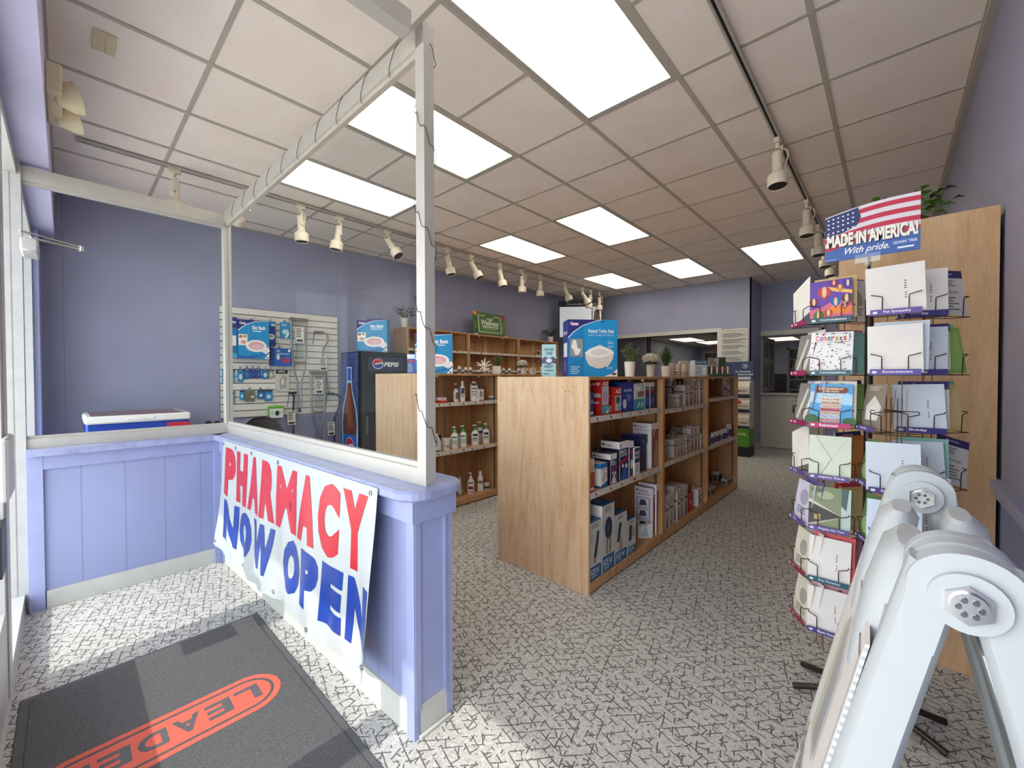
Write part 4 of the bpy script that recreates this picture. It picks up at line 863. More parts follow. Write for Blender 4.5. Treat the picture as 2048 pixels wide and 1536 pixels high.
def sitz(part=0):
    return [('r', 0, 0, 1, 1, '#1B8CC4'), ('p', [(0, .72), (.25, .88), (.55, .97), (1, 1), (0, 1)], '#2B2B78'), ('p', [(0, .70), (.25, .865), (.55, .96), (1, .995), (1, 1), (.55, .975), (.25, .885), (0, .725)], '#E8F2F8'), ('r', .33, .0, .34, .9, '#57B4DC'), ('t', 'Carex', .06, .26, .88, .95, '#FFFFFF', .02), ('t', 'Sitz Bath', .45, .88, .76, .86, '#FFFFFF', .02), ('l', .47, .86, .68, .73, 1, '#CDE6F2'),
            ('r', .02, .34, .30, .62, '#F1E9E2'), ('e', .09, .56, .06, .04, '#9C7A58'), ('e', .22, .57, .05, .035, '#B38A5E'), ('e', .17, .42, .09, .05, '#D69C90'), ('p', [(0, .0), (.5, .02), (.8, .08), (1, .2), (1, .24), (.7, .1), (.3, .06), (0, .08)], '#2B62A8'), ('p', [(.84, 0), (1, 0), (1, .16)], '#F2F2F0'), ('e', .94, .035, .035, .018, '#333A55')] + basin(.58, .33, .8)
slat_item('sitz_bath_box', 'large turquoise sitz bath box on the slatwall, right of the vestibule corner post', 'box', 472, 533, 645, 717, .12, '#1B7DB4', {'F': sitz(), 'L': [('r', 0, 0, 1, 1, '#253A78'), ('e', .5, .3, .3, .08, '#E8DADA')], 'T': [('r', 0, 0, 1, 1, '#2A3C80')]}, .01)
slat_item('sitz_bath_box', 'sitz bath box mostly behind the vestibule corner post', 'box', 447, 470, 637, 716, .12, '#1B6EA4', {'F': [('r', 0, .75, 1, 1, '#26307A'), ('t', 'Carex', .2, .9, .85, .93, '#FFFFFF'), ('r', .2, .3, .9, .55, '#E8DCD8'), ('p', [(0, 0), (1, 0), (1, .1), (0, .16)], '#3F9CC8')]}, .01)
slat_item('cushion_pack', 'narrow navy pack with a white ring picture hanging on the slatwall', 'package', 533, 550, 644, 692, .05, '#22408E', {'F': [('r', 0, .8, 1, 1, '#2C7CB8'), ('e', .5, .38, .38, .12, '#E9E9EC'), ('e', .5, .40, .22, .06, '#8C9CC0'), ('r', .5, .82, .95, .9, '#DDE8F0')]})
slat_item('cushion_pack', 'light blue pack beside the tall crutch on the slatwall', 'package', 561, 580, 646, 676, .04, '#2C93C4', {'F': [('t', 'Carex', .1, .6, .78, .92, '#FFFFFF'), ('e', .5, .4, .34, .16, '#BFE0EE'), ('p', [(.4, .05), (.6, .0), (.9, .3), (.75, .36)], '#EFEFEF')]})
slat_item('cushion_box', 'blue box picturing a red ring cushion on the slatwall', 'box', 539, 579, 698, 732, .09, '#1F5CA8', {'F': [('t', 'Carex', .28, .45, .8, .92, '#FFFFFF'), ('t', 'inflatable cushion', .28, .9, .66, .74, '#D8E6F4'), ('e', .7, .33, .22, .15, '#C4304A'), ('e', .7, .36, .11, .06, '#24589C'), ('e', .35, .5, .08, .16, '#DCD2CC'), ('r', .85, .8, .96, .95, '#E8E8E8'), ('r', 0, 0, .16, 1, '#1A3E80')], 'L': [('r', 0, 0, 1, 1, '#1A3A78')]})
for i, (u0, u1, v0, v1, l) in enumerate(((445, 470, 738, 766, 'wide turquoise eye care pack left of the corner post on the slatwall'), (476, 487, 738, 764, 'turquoise pack just right of the corner post on the slatwall'), (489, 500, 737, 758, 'first small dark blue blister pack in the middle slatwall row'), (502, 511, 737, 757, 'second small dark blue blister pack in the middle slatwall row'), (513, 522, 737, 757, 'third small dark blue blister pack in the middle slatwall row'), (525, 537, 738, 758, 'last turquoise blister pack in the middle slatwall row'), (539, 547, 739, 757, 'small brown and white pack ending the middle slatwall row'))):
    c = ['#2B8CB8', '#2A7FB0', '#245E98', '#213E86', '#214A92', '#2A74B0', '#A9907C'][i]
    slat_item('blister_pack', l, 'package', u0, u1, v0, v1, .02, c, {'F': [('r', 0, .82, 1, 1, '#1D2F5E'), ('e', .5, .4, .3, .22, ['#DCE8EE', '#C8DCE6', '#3C7CC0', '#2E5CB0', '#3E6AB4', '#C4DAE6', '#DAD2C6'][i]), ('t', 'Carex', .15, .8, .86, .95, '#FFFFFF')]}, 0)
for i, (u0, u1, v0, v1, l) in enumerate(((450, 469, 782, 808, 'turquoise pack left of the corner post in the low slatwall row'), (480, 488, 781, 800, 'turquoise sliver pack just right of the corner post, low row'), (490, 510, 780, 803, 'olive grey mesh pouch in the low slatwall row'), (516, 528, 780, 798, 'small blue pack after the olive pouch, low slatwall row'), (530, 545, 780, 802, 'round-bottomed light blue pack ending the low slatwall row'))):
    c = ['#2483B2', '#2C8ABC', '#777A66', '#1E60A4', '#2C82BC'][i]
    slat_item('hanging_pack', l, 'package', u0, u1, v0, v1, .025, c, {'F': ([('r', 0, .85, 1, 1, '#3A3E4A')] if i != 2 else [('r', .1, .1, .9, .75, '#686B58'), ('r', .6, .3, .9, .5, '#D8D4C8')]) + ([('e', .5, .4, .3, .2, '#BAD8E6')] if i != 2 else [])}, 0)
slat_item('back_brace_bag', 'clear bag holding a beige brace, tilted on the slatwall beside the tall crutch', 'package', 552, 578, 741, 783, .03, '#C8C4BC', {'F': [('r', .0, .84, .9, 1, '#26262C'), ('t', 'HOLY CROSS', .15, .8, .88, .95, '#E0E0E0') if False else ('l', .15, .8, .88, .96, 1, '#E0E0E0'), ('p', [(.3, .1), (.75, .15), (.85, .7), (.5, .8), (.25, .5)], '#A8A29A'), ('e', .5, .45, .12, .15, '#D8D4CC')]}, 0)
slat_item('ankle_brace_box', 'lime green and white box standing below the slatwall packs', 'box', 537, 564, 811, 836, .08, '#E4E8E0', {'F': [('r', 0, .78, 1, 1, '#6CB82E'), ('e', .55, .4, .16, .22, '#2A2E2A'), ('r', .1, .3, .3, .6, '#B8C8AA'), ('r', .75, .3, .92, .6, '#C8CCC0')], 'L': [('r', 0, 0, 1, 1, '#5CA428')], 'T': [('r', 0, 0, 1, 1, '#74C036')]}, 0)
# crutches
M_CRUT = mat('#8E8E8E', .4, .6, .05, 20, name='brushed_aluminium')
M_GREYF = mat('#77716A', .7, 0, .1, 60, name='grey_foam')
def crutch(label, u, vt, H_, lean=0.0, off=.07):
    x, z = S(u, vt); p = SM @ Vector((x, -off, z - H_)); r = empty('crutch', p, R90 - SA, label, 'crutch', 'aluminium crutches on the slatwall'); r.rotation_euler = (0, lean, R90 - SA)
    for s_ in (-1, 1):
        q = MB(); q.tube([(s_ * .085, 0, H_ - .03), (s_ * .080, 0, H_ * .6), (s_ * .062, 0, H_ * .46), (s_ * .022, 0, H_ * .33), (s_ * .018, 0, H_ * .06)], .0115, M_CRUT, 10); q.build('side_tube', r)
    q = MB(); q.box(-.11, .11, -.022, .022, H_ - .045, H_, M_GREYF, .016); q.build('underarm_pad', r)
    q = MB(); q.tube([(-.075, 0, H_ * .53), (.075, 0, H_ * .53)], .017, M_GREYF, 10); q.build('hand_grip', r)
    q = MB(); q.box(-.055, .055, -.020, -.006, H_ * .56, H_ - .06, M_CLEAR, .004); q.box(-.045, .05, -.024, -.021, H_ * .74, H_ * .9, P('#DDD8CC')); q.decal((-.045, -.0242, H_ * .74), (.095, 0, 0), (0, 0, H_ * .16), [('l', .1, .9, .3, .92, 5, '#4A4642'), ('r', .15, .06, .85, .22, '#2A2826')], .0004); q.build('plastic_wrap', r)
    q = MB(); q.lathe([(.014, 0), (.02, .01), (.017, .05), (.013, .055)], M_BLACK, 12, (0, 0, .01)); q.build('rubber_tip', r)
crutch('taller aluminium crutch with grey pad hanging near the top of the slatwall', 595, 637, 1.16)
crutch('lower aluminium crutch with grey pad hanging below the cane on the slatwall', 634, 742, 1.10)
def cane(label, pts, col, u, v, grp='walking canes on the slatwall'):
    x, z = S(u, v); p = SM @ Vector((x, -.05, z)); r = empty('walking_cane', p, R90 - SA, label, 'cane', grp)
    q = MB(); q.tube(pts, .0105, col, 10); q.build('shaft', r)
    a = pts[0]; q = MB(); q.tube([a, (a[0] + .05, a[1], a[2] + .0), (a[0] + .10, a[1], a[2] + .002)], .015, M_GREYF if col == M_CRUT else M_BLACK, 10); q.build('hand_grip', r)
    e = pts[-1]; q = MB(); q.lathe([(.013, 0), (.017, .01), (.012, .04)], M_BLACK, 10, (e[0], e[1], e[2] - .02)); q.build('rubber_tip', r)
    q = MB(); q.box(e[0] * .6 - .05, e[0] * .6 + .04, -.018, -.016, e[2] * .62, e[2] * .62 + .17, P('#DAD6CC')); q.decal((e[0] * .6 - .05, -.0182, e[2] * .62), (.09, 0, 0), (0, 0, .17), [('l', .1, .9, .3, .92, 5, '#4A4642'), ('r', .15, .06, .85, .2, '#2A2826')], .0004)
    q.tube([(a[0] + .0, -.01, a[2]), (a[0] - .01, -.012, a[2] - .1), (a[0] - .02, -.012, a[2] - .16)], .004, M_BLACK, 6); q.build('price_tag', r)
cane('silver offset cane in clear wrap at the upper end of the slatwall', [(0, 0, 0), (.10, 0, .01), (.16, 0, -.03), (.17, 0, -.1), (.11, 0, -.2), (.10, 0, -.3), (.18, 0, -.78)], M_CRUT, 627, 664)
cane('dark navy offset cane hanging beside the drinks fridge', [(0, 0, 0), (.12, 0, -.01), (.18, 0, -.05), (.17, 0, -.14), (.10, 0, -.3), (.09, 0, -.86)], mat('#23284A', .4, .2), 652, 788)
cane('black cane in a clear bag between the two crutches', [(0, 0, 0), (.04, 0, .0), (.06, 0, -.05), (.05, 0, -.2), (.05, 0, -.62)], mat('#3C3A40', .4, .2), 576, 786)
# ================================================================== CHAIR, CHEST FREEZER, FRIDGE
r = empty('folding_chair', (-4.95, 1.55, .0), math.radians(42), 'dark brown metal folding chair with a rounded back below the slatwall', 'chair')
M_CH = mat('#3A302A', .35, .5, .08, 20, name='brown_chair_metal')
CHZ = .05
q = MB(); pts = [(-.225, .52)] + [(-.215 + .215 * (1 - math.cos(a)) if False else -.225 * math.cos(a), .66 + .235 * math.sin(a)) for a in [math.pi * i / 18 for i in range(19)]] + [(.225, .52)]
q.prism([(x * .93, z - .01) for x, z in pts], -.222, -.214, M_CH, 'y'); q.build('backrest', r)
q = MB(); q.tube([(x, -.218 + (.84 - z) * .12, z) for x, z in [(-.235, .0), (-.222, .5)]] + [(x, -.218, z) for x, z in pts[1:-1]] + [(.222, -.18, .5), (.235, -.12, 0)], .011, M_CH, 8); q.build('back_frame', r)
q = MB(); q.box(-.20, .20, -.20, .19, .43, .45, M_CH, .01); q.build('seat', r)
for s_ in (-1, 1):
    q = MB(); q.tube([(s_ * .205, .19, .0), (s_ * .205, -.19, .60)], .010, M_CH, 8); q.build('leg', r)
q = MB(); q.tube([(-.205, .15, .06), (.205, .15, .06)], .007, M_CH, 8); q.build('stretcher', r)
# black bundle on the chair's far side
q = MB()
for i in range(9): a = i * .7; q.lathe([(.0, -.03), (.03, -.02), (.035, .0), (.02, .03), (0, .035)], mat('#1B1A1F', .6, 0, .3, 40), 8, (.05 * math.cos(a), .045 * math.sin(a), .02 * (i % 3)))
o = q.build('handbag'); o.location = (-4.95, .98, .80); tag(o, 'crumpled black bag lying on a low stand behind the vestibule corner', 'bag')
q = MB(); q.box(-5.15, -4.75, .80, 1.16, .72, .76, M_BLACK, .004)
for xx in (-5.13, -4.79):
    for yy in (.82, 1.12): q.box(xx, xx + .02, yy, yy + .02, 0, .72, M_BLACK)
o = q.build('side_stand'); tag(o, 'low black stand under the crumpled bag', 'stand')
r = empty('chest_freezer', (-4.83, .42, 0), 0, 'blue ice cream chest freezer with a white lid behind the vestibule wall', 'freezer')
def RF(): q = MB(); q.M = Matrix.Translation((4.83, -.42, 0)); return q
q = RF(); q.box(-5.16, -4.50, .105, .73, .0, .945, mat('#1D3FA0', .35, 0, .04, 8), .01); q.decal((-4.50, .105, 0), (0, .625, 0), (0, 0, .945), [('r', .76, .86, 1, .98, '#C22A36'), ('t', 'Midwest Dippin', .78, .98, .905, .94, '#FFFFFF', .01)], .001); q.build('body', r)
q = RF(); q.box(-5.17, -4.485, .095, .74, .945, 1.005, M_WHITE, .012)
q.raw([(-4.52, .13, 1.0062), (-4.52, .705, 1.0062), (-5.13, .705, 1.0062), (-5.13, .13, 1.0062)], [(0, 1, 2, 3)], mat('#7A5A50', .3, 0, .35, 9)); q.box(-4.487, -4.478, .33, .50, .965, .985, M_WHITE, .004); q.build('lid', r)
# drinks fridge
r = empty('drinks_fridge', (-4.97, 2.74, 0), 0, 'black glass door drinks fridge with a Pepsi bottle on its blue side', 'fridge')
M_FR = mat('#08080B', .85, name='fridge_black'); M_FR.node_tree.nodes['Principled BSDF'].inputs['Specular IOR Level'].default_value = .15
FX0, FX1, FY0, FY1, FZ = -5.26, -4.70, 2.43, 3.06, 1.625
def RG(): q = MB(); q.M = Matrix.Translation((4.97, -2.74, 0)); return q
q = RG(); q.box(FX0, FX1, FY0, FY1, .0, FZ, M_FR, .006)
q.raw([(FX0 + .01, FY0 - .001, .02), (FX1 - .09, FY0 - .001, .02), (FX1 - .09, FY0 - .001, FZ - .01), (FX0 + .01, FY0 - .001, FZ - .01)], [(0, 1, 2, 3)], mat('#24407E', .35, 0, .55, 14))
a_, b_ = (FX1 - .10 - FX0, 0, 0), (0, 0, FZ)
def pepsi_ball(cx, cz, rx, rz):
    P2 = lambda a0, a1, f=1: [(cx + rx * f * math.cos(math.radians(a)), cz + rz * f * math.sin(math.radians(a))) for a in range(a0, a1 + 1, 12)]
    return [('e', cx, cz, rx * 1.08, rz * 1.08, '#DCE4EE'), ('p', P2(12, 192) + [(cx - rx * .4, cz + rz * .05), (cx + rx * .3, cz + rz * .28)], '#C8202C'), ('p', [(cx + rx * f, cz + rz * g) for f, g in ((-.94, -.12), (-.3, -.2), (.35, .05), (.98, -.05), (.8, -.55), (.3, -.92), (-.3, -.92), (-.8, -.6))], '#23479C')]
it = [('p', [(.36, .77), (.64, .77), (.64, .885), (.36, .885)], '#B8D4EE'), ('r', .39, .775, .61, .875, '#2E62B0'),
      ('p', [(.36, .78), (.64, .78), (.68, .70), (.90, .56), (.97, .44), (.93, .0), (.07, .0), (.03, .44), (.10, .56), (.32, .70)], '#A8C8E8'),
      ('p', [(.40, .76), (.60, .76), (.64, .69), (.84, .56), (.91, .44), (.88, .36), (.12, .36), (.09, .44), (.16, .56), (.36, .69)], '#5A2A18'),
      ('p', [(.45, .74), (.55, .74), (.6, .6), (.7, .42), (.4, .40), (.32, .56)], '#8A4A26'),
      ('r', .11, .12, .89, .36, '#2F68C0'), ('r', .12, .02, .88, .12, '#6A3420'), ('t', 'PEPSI', .28, .72, .145, .178, '#F0F4FA', .04, .1)] + pepsi_ball(.5, .275, .21, .058)
for i in range(12): it.append(('p', [(.5 + .38 * math.cos(a), .27 + .09 * math.sin(a)) if k == 0 else (.5 + .2 * math.cos(a + k * .1), .27 + .06 * math.sin(a + k * .1)) for k in (0, 1, -1)], '#A4CCF0') if False else ('r', .03 + .08 * i, .70 + .03 * (i % 4), .036 + .08 * i, .80 + .04 * (i % 3), '#8CB4DC'))
q.decal((FX0 + .01, FY0 - .001, .0), a_, b_, it, .0005); q.build('cabinet', r)
q = RG(); y0, y1 = FY0 + .02, FY1 - .02
q.box(FX1, FX1 + .035, y0, y0 + .05, .12, FZ - .03, M_FR); q.box(FX1, FX1 + .035, y1 - .05, y1, .12, FZ - .03, M_FR); q.box(FX1, FX1 + .035, y0, y1, .12, .18, M_FR); q.box(FX1, FX1 + .035, y0, y1, FZ - .07, FZ - .03, M_FR)
q.box(FX1, FX1 + .03, y0 + .05, y1 - .05, FZ - .24, FZ - .07, mat('#18244E', .3, 0, .6, 20))
q.decal((FX1 + .03, y0 + .05, FZ - .24), (0, y1 - y0 - .10, 0), (0, 0, .17), [('t', 'PEPSI', .42, .86, .32, .66, '#E8EAEE', .04, .25)] + pepsi_ball(.26, .52, .14, .36), .0008)
dd = q.build('door', r)
q = RG(); q.box(FX1 + .012, FX1 + .018, y0 + .05, y1 - .05, .18, FZ - .24, glass_mat('fridge_glass', '#6A6F6C', .02)); q.build('door_glass', dd)
q = RG(); q.box(FX1 + .035, FX1 + .055, y0 + .008, y0 + .034, .62, .84, mat('#4A4A50', .3, .6), .008); q.build('door_handle', dd)
for zs in (.35, .62, .88, 1.12, 1.33):
    q = RG(); q.box(FX1 - .002, FX1 + .006, y0 + .05, y1 - .05, zs, zs + .012, P('#B8B8B4')); q.build('wire_shelf', r)
# boxes standing on top of things, turned toward the door
def facing(name, label, cat, u0, u1, v_bot, ztop, h, d, body, dec, yawoff=0.0, group=None, tab=None):
    # box whose front faces the entrance; base on height ztop, base front corners at photo columns u0..u1
    pc_ = onz((u0 + u1) / 2, v_bot, ztop); return pc_
def bigbox(name, label, u0, u1, depth, z, h, d, body, dec, yaw=None, tab=None, group=None):
    uc = (u0 + u1) / 2; xc = (uc - 1024) / F_PX; p = Vector((0, 0, 0)) + (_fwd + _r * xc) * depth; w_ = (u1 - u0) * depth / F_PX
    rz = YAW if yaw is None else yaw
    nrm = Vector((math.sin(rz), -math.cos(rz), 0)); c_ = Vector((p.x, p.y, z)) - nrm * (d / 2)
    return carton(name, label, 'box', c_, rz, w_, d, h, body, dec, group, tab)
bigbox('sitz_bath_box', 'turquoise sitz bath box standing on top of the drinks fridge', 714, 775, 5.28, FZ, .415, .10, '#2A8CC4', {'F': sitz(), 'L': [('r', 0, 0, 1, 1, '#2A2F78')], 'T': [('r', 0, 0, 1, 1, '#4A3F86')]}, YAW - .05, (.03, '#3A3A80'))
bigbox('sitz_bath_box', 'turquoise sitz bath box half hidden behind the tall post, on the lotion row', 831, 905, 4.0, 1.3405, .385, .10, '#2A8CC4', {'F': sitz(), 'R': [('r', 0, 0, 1, 1, '#2D6E98')], 'T': [('r', 0, 0, 1, 1, '#8A86B8')]}, YAW + .22)
TS = [('r', 0, 0, 1, 1, '#1B94D4'), ('r', 0, 0, .33, 1, '#1580C0'), ('p', [(0, .68), (.1, .78), (.3, .9), (.6, .985), (.75, 1), (0, 1)], '#262A78'), ('p', [(0, .665), (.1, .765), (.3, .89), (.6, .98), (.75, 1), (.6, .992), (.3, .905), (.1, .785), (0, .69)], '#D8E8F4'),
      ('e', .14, .93, .11, .035, '#D8343C'), ('e', .15, .938, .105, .03, '#262A78'), ('t', 'Carex', .055, .21, .90, .955, '#FFFFFF', .04), ('t', 'Raised Toilet Seat', .41, .93, .775, .83, '#FFFFFF', .015), ('r', .41, .755, .93, .759, '#BEE0F2'), ('t', 'Adds 5.5" of height to the toilet seat', .41, .93, .71, .735, '#E6F2FA', .01),
      ('r', .04, .35, .30, .66, '#8E9498'), ('p', [(.06, .52), (.1, .64), (.16, .64), (.19, .5), (.26, .48), (.24, .43), (.2, .38), (.14, .38), (.12, .46)], '#ECECEC'), ('l', .05, .25, .03, .18, 4, '#9CD0EC'), ('l', .80, .93, .56, .62, 2, '#A8D8F0'), ('l', .80, .93, .49, .54, 2, '#A8D8F0'), ('l', .78, .92, .12, .17, 2, '#A8D8F0'),
      ('p', [(.34, .42), (.36, .30), (.42, .20), (.58, .14), (.70, .15), (.76, .18), (.80, .17), (.90, .30), (.93, .42), (.90, .46), (.80, .50), (.64, .56), (.44, .49)], '#DCD8D2'), ('p', [(.34, .42), (.44, .49), (.64, .54), (.84, .48), (.93, .42), (.84, .37), (.64, .33), (.44, .35)], '#F1EFEC'), ('p', [(.44, .42), (.5, .46), (.64, .49), (.78, .455), (.82, .42), (.74, .385), (.6, .37), (.5, .385)], '#DAD9D8'),
      ('p', [(.72, 0), (1, 0), (1, .14), (.9, .06)], '#EDEAE4'), ('e', .93, .045, .05, .02, '#38405A'), ('r', .66, .965, .74, .98, '#123A6A')]
bigbox('toilet_seat_box', 'large bright blue raised toilet seat box on the aisle row shelf top', 1135, 1236, 3.22, 1.3055, .445, .17, '#1B94D4', {'F': TS, 'L': [('r', 0, 0, 1, 1, '#2C3A8C'), ('r', .15, .35, .85, .6, '#DDE0E6'), ('l', .2, .8, .08, .28, 5, '#7C94CC'), ('t', 'Carex', .15, .85, .75, .82, '#FFFFFF')], 'T': [('r', 0, 0, 1, 1, '#2A4C9C')]}, YAW + .10)
# acrylic-standing leaflet: caregiver card
o = bigbox('leaflet_stand', 'pale aqua leaflet with two hands forming a heart, standing on the aisle row', 1084, 1112, 3.3, 1.3055, .26, .012, '#B4DCE0', {'F': [('r', 0, 0, 1, 1, '#A9D8E0'), ('t', 'CRADDLE' if False else 'CREATING', .15, .85, .80, .88, '#2A3C5C', .02, .2), ('t', 'CARE', .28, .74, .68, .77, '#2A3C5C', .02, .2), ('p', [(0, .40), (0, .55), (.22, .62), (.5, .56), (.78, .62), (1, .55), (1, .40), (.72, .42), (.5, .36), (.28, .42)], '#5A5C80'), ('e', .42, .50, .13, .06, '#E6EEF0'), ('e', .58, .50, .13, .06, '#E6EEF0'), ('p', [(.3, .49), (.7, .49), (.5, .41)], '#E6EEF0'), ('l', .15, .9, .26, .36, 3, '#5C7C90'), ('t', 'care give', .22, .8, .17, .215, '#1C2A48', .03), ('l', .1, .8, .04, .1, 1, '#5C7C90')]})
o['category'] = 'leaflet'
# green wellness sign on the wall shelves
p = onx(981, 666, WXF - .06)
r = empty('wellness_sign', (WXF - .08, onx(981, 666, WXF - .08).y, 2.0), 0, 'green sign reading YOUR Wellness DESTINATION on top of the wall shelves', 'sign')
ya = onx(949, 660, WXF - .08).y; yb = onx(1013, 668, WXF - .08).y; hw = (yb - ya) / 2
q = MB(); q.M = Matrix.Rotation(math.radians(-6), 4, 'Y'); q.box(-.006, .006, -hw, hw, .02, .39, P('#3F6A2A'), .001)
q.decal((.006, -hw, .02), (0, 2 * hw, 0), (0, 0, .37), [('r', .0, .0, 1, 1, '#466F2C'), ('r', .15, .10, .86, .86, '#E6EAD2'), ('r', .17, .125, .84, .835, '#44702A'), ('r', .38, .80, .62, .90, '#3A5A2A'), ('t', 'YOUR', .41, .60, .66, .76, '#F0F2E6', .02), ('t', 'Wellness', .24, .78, .42, .66, '#F0F2E6', .02, .3), ('t', 'DESTINATION', .26, .76, .30, .40, '#F0F2E6', .03), ('l', .28, .74, .2, .27, 2, '#8CA878'), ('e', .06, .93, .075, .1, '#E0702C'), ('e', .06, .93, .05, .07, '#F09A50'), ('e', .93, .88, .07, .09, '#B01E30'), ('e', .88, .90, .05, .06, '#8A1826'), ('p', [(0, .1), (.1, .3), (.14, .05)], '#1E4A24'), ('p', [(.0, .6), (.12, .8), (.1, .62)], '#2A5A2C'), ('p', [(.9, .1), (.99, .5), (.93, .62), (.86, .4)], '#5E7A5A')])
q.build('sign_board', r)
q = MB()
for yy in (-hw + .03, hw - .03): q.box(-.04, .04, yy - .02, yy + .02, 0, .022, M_WHITE, .004)
q.build('sign_foot', r)
# ================================================================== LOTION ROW ITEMS
def bottle(label, u, x, z, h, r0, body, cap, lab=None, kind='pump', name='lotion_bottle', cat='bottle', group='lotion bottles on the shelves', sy=.62, y=None, rz=.9):
    y = onx(u, 800, x).y if y is None else y
    q = MB(); hb = h * (.74 if kind == 'pump' else .82)
    prof = [(r0 * .92, 0), (r0, .006), (r0, hb * .62), (r0 * .97, hb * .74), (r0 * .8, hb * .86), (r0 * .42, hb * .96), (r0 * .36, hb)]
    if kind == 'tub': prof = [(r0 * .9, 0), (r0, h * .8)]; hb = h * .8; sy = 1
    if kind == 'jar': prof = [(r0, 0), (r0, h * .6), (r0 * .9, h * .66)]; hb = h * .66; sy = 1
    if kind == 'tube': prof = [(r0 * .5, 0), (r0 * .55, h * .14), (r0, h * .2), (r0, h * .9), (r0 * .8, h)]; hb = h
    if kind == 'wasp': prof = [(r0 * .9, 0), (r0, .01), (r0 * .95, hb * .3), (r0 * .72, hb * .55), (r0 * .95, hb * .8), (r0 * .55, hb * .95), (r0 * .45, hb)]
    q.lathe(prof, P(body), 20, sy=sy)
    if lab:
        for (z0, z1, a0, a1, c) in lab: q.band(r0 * 1.012, hb * z0, hb * z1, a0 - 90, a1 - 90, P(c), 10, sy=sy if kind not in ('tub', 'jar') else 1)
    o = q.build(name); c = MB()
    if kind == 'pump':
        c.lathe([(r0 * .44, hb * .985), (r0 * .46, hb + h * .05), (r0 * .34, hb + h * .09), (r0 * .12, hb + h * .10), (r0 * .11, hb + h * .2)], P(cap), 14); c.lathe([(r0 * .22, hb + h * .19), (r0 * .24, h), (r0 * .2, h)], P(cap if cap not in ('#3F9A4A', '#5FB8A0', '#262830') else '#E8ECE8'), 12)
        c.box(-r0 * .75, 0, -r0 * .09, r0 * .09, hb + h * .21, hb + h * .245, P(cap if cap not in ('#3F9A4A', '#5FB8A0', '#262830') else '#E8ECE8')); c.build('pump', o)
    elif kind in ('cap', 'wasp'): c.lathe([(r0 * .5, hb * .985), (r0 * .5, h), (r0 * .44, h)], P(cap), 14); c.build('cap', o)
    elif kind in ('tub', 'jar'): c.lathe([(r0 * 1.03, hb), (r0 * 1.05, hb + .004), (r0 * 1.05, h), (r0, h)], P(cap), 20); c.build('lid', o)
    o.location = (x, y, z); o.rotation_euler = (0, 0, rz); return tag(o, label, cat, group)
TXT = lambda c='#4A4E58': [(.45, .49, -45, 40, c), (.36, .39, -40, 30, c), (.28, .31, -45, 35, c)]
X1 = -3.28; z1, z2, z3 = 1.0505, .5755, .0655
def lbox(label, u0, u1, z, h, d, body, dec, x=LXF - .03, name='carton_box', group='lotion bottles on the shelves'):
    ya, yb = onx(u0, 800, x).y, onx(u1, 800, x).y
    return carton(name, label, 'box', (x - d / 2, (ya + yb) / 2, z), R90, yb - ya, d, h, body, dec, group)
lbox('flat red and white carton on the upper lotion shelf', 882, 893, z1, .055, .07, '#D9CFC6', {'F': [('r', 0, 0, 1, .55, '#C8352C'), ('r', 0, .5, 1, .62, '#F0E8E0'), ('t', 'CeraVe', .1, .9, .66, .9, '#8A2A2A')], 'L': [('r', 0, 0, 1, .5, '#B8302A')]})
bottle('white bottle with black and white pump on the upper lotion shelf', 912, X1, z1, .19, .027, '#DCD8D2', '#262830', [(.2, .7, 0, 60, '#5A5650')] + TXT())
bottle('slender white capped bottle with navy drop label, upper lotion shelf', 925, X1, z1, .215, .028, '#E2DED8', '#E6E2DC', [(.5, .8, -35, 45, '#38446A')] + TXT(), 'cap')
bottle('big square white bottle with a red pump, upper lotion shelf', 948, X1, z1, .285, .042, '#E4E0D8', '#A81E26', [(.78, .9, -40, 40, '#3A3A44'), (.6, .66, -40, 40, '#3A3A44')] + TXT(), 'pump', sy=.8)
lbox('pair-sized white carton with red base beside the big red pump bottle', 958, 968, z1, .125, .06, '#DAD6D0', {'F': [('r', 0, 0, 1, .1, '#B0302C'), ('l', .15, .8, .3, .85, 6, '#5C5A60'), ('e', .5, .68, .2, .06, '#48506A')], 'L': [('l', .1, .9, .2, .9, 8, '#6A6668')]})
bottle('low round jar with white lid at the right of the upper lotion shelf', 983, X1, z1, .045, .036, '#B8B6B0', '#E6E4DE', [(.1, .9, -60, 60, '#5E6468')], 'jar')
lbox('white carton with a black curved corner, middle lotion shelf', 867, 882, z2, .175, .08, '#E0DCD6', {'F': [('p', [(.5, 1), (1, 1), (1, .6)], '#1E1E22'), ('l', .1, .6, .3, .9, 7, '#5C5A60'), ('r', .1, .05, .9, .12, '#3A3A40')]})
bottle('wide white cream tub on the middle lotion shelf', 891, X1, z2, .115, .047, '#E2DED8', '#EAE6E0', [(.3, .6, 10, 50, '#9A9EA6'), (.5, .6, -40, 0, '#A8A8AC')], 'tub')
bottle('white bottle with mint green foam pump, middle lotion shelf', 909, X1, z2, .225, .043, '#E6E6E0', '#5FB8A0', [(.1, .9, 38, 70, '#8CC4A8'), (.66, .74, -45, 25, '#3C5A78')] + TXT('#6A7A80'))
bottle('white bottle with green pump beside the mint foam one, middle lotion shelf', 926, X1, z2, .225, .040, '#E6E6E0', '#3F9A4A', [(.2, .8, 40, 70, '#7EB88A'), (.66, .74, -45, 25, '#3C5A78')] + TXT('#6A7A80'))
bottle('white green-pump bottle with navy oval, left of the pair, middle lotion shelf', 950, X1, z2, .22, .042, '#E6E4DC', '#3F9A4A', [(.6, .76, -38, 38, '#26304E'), (.40, .5, -40, 40, '#5E9A52')] + TXT('#7A8A7A'))
bottle('green-pump bottle standing behind the navy oval pair, middle lotion shelf', 960, X1 - .11, z2, .23, .042, '#DEDCD4', '#3F9A4A', [(.6, .76, -38, 38, '#26304E')])
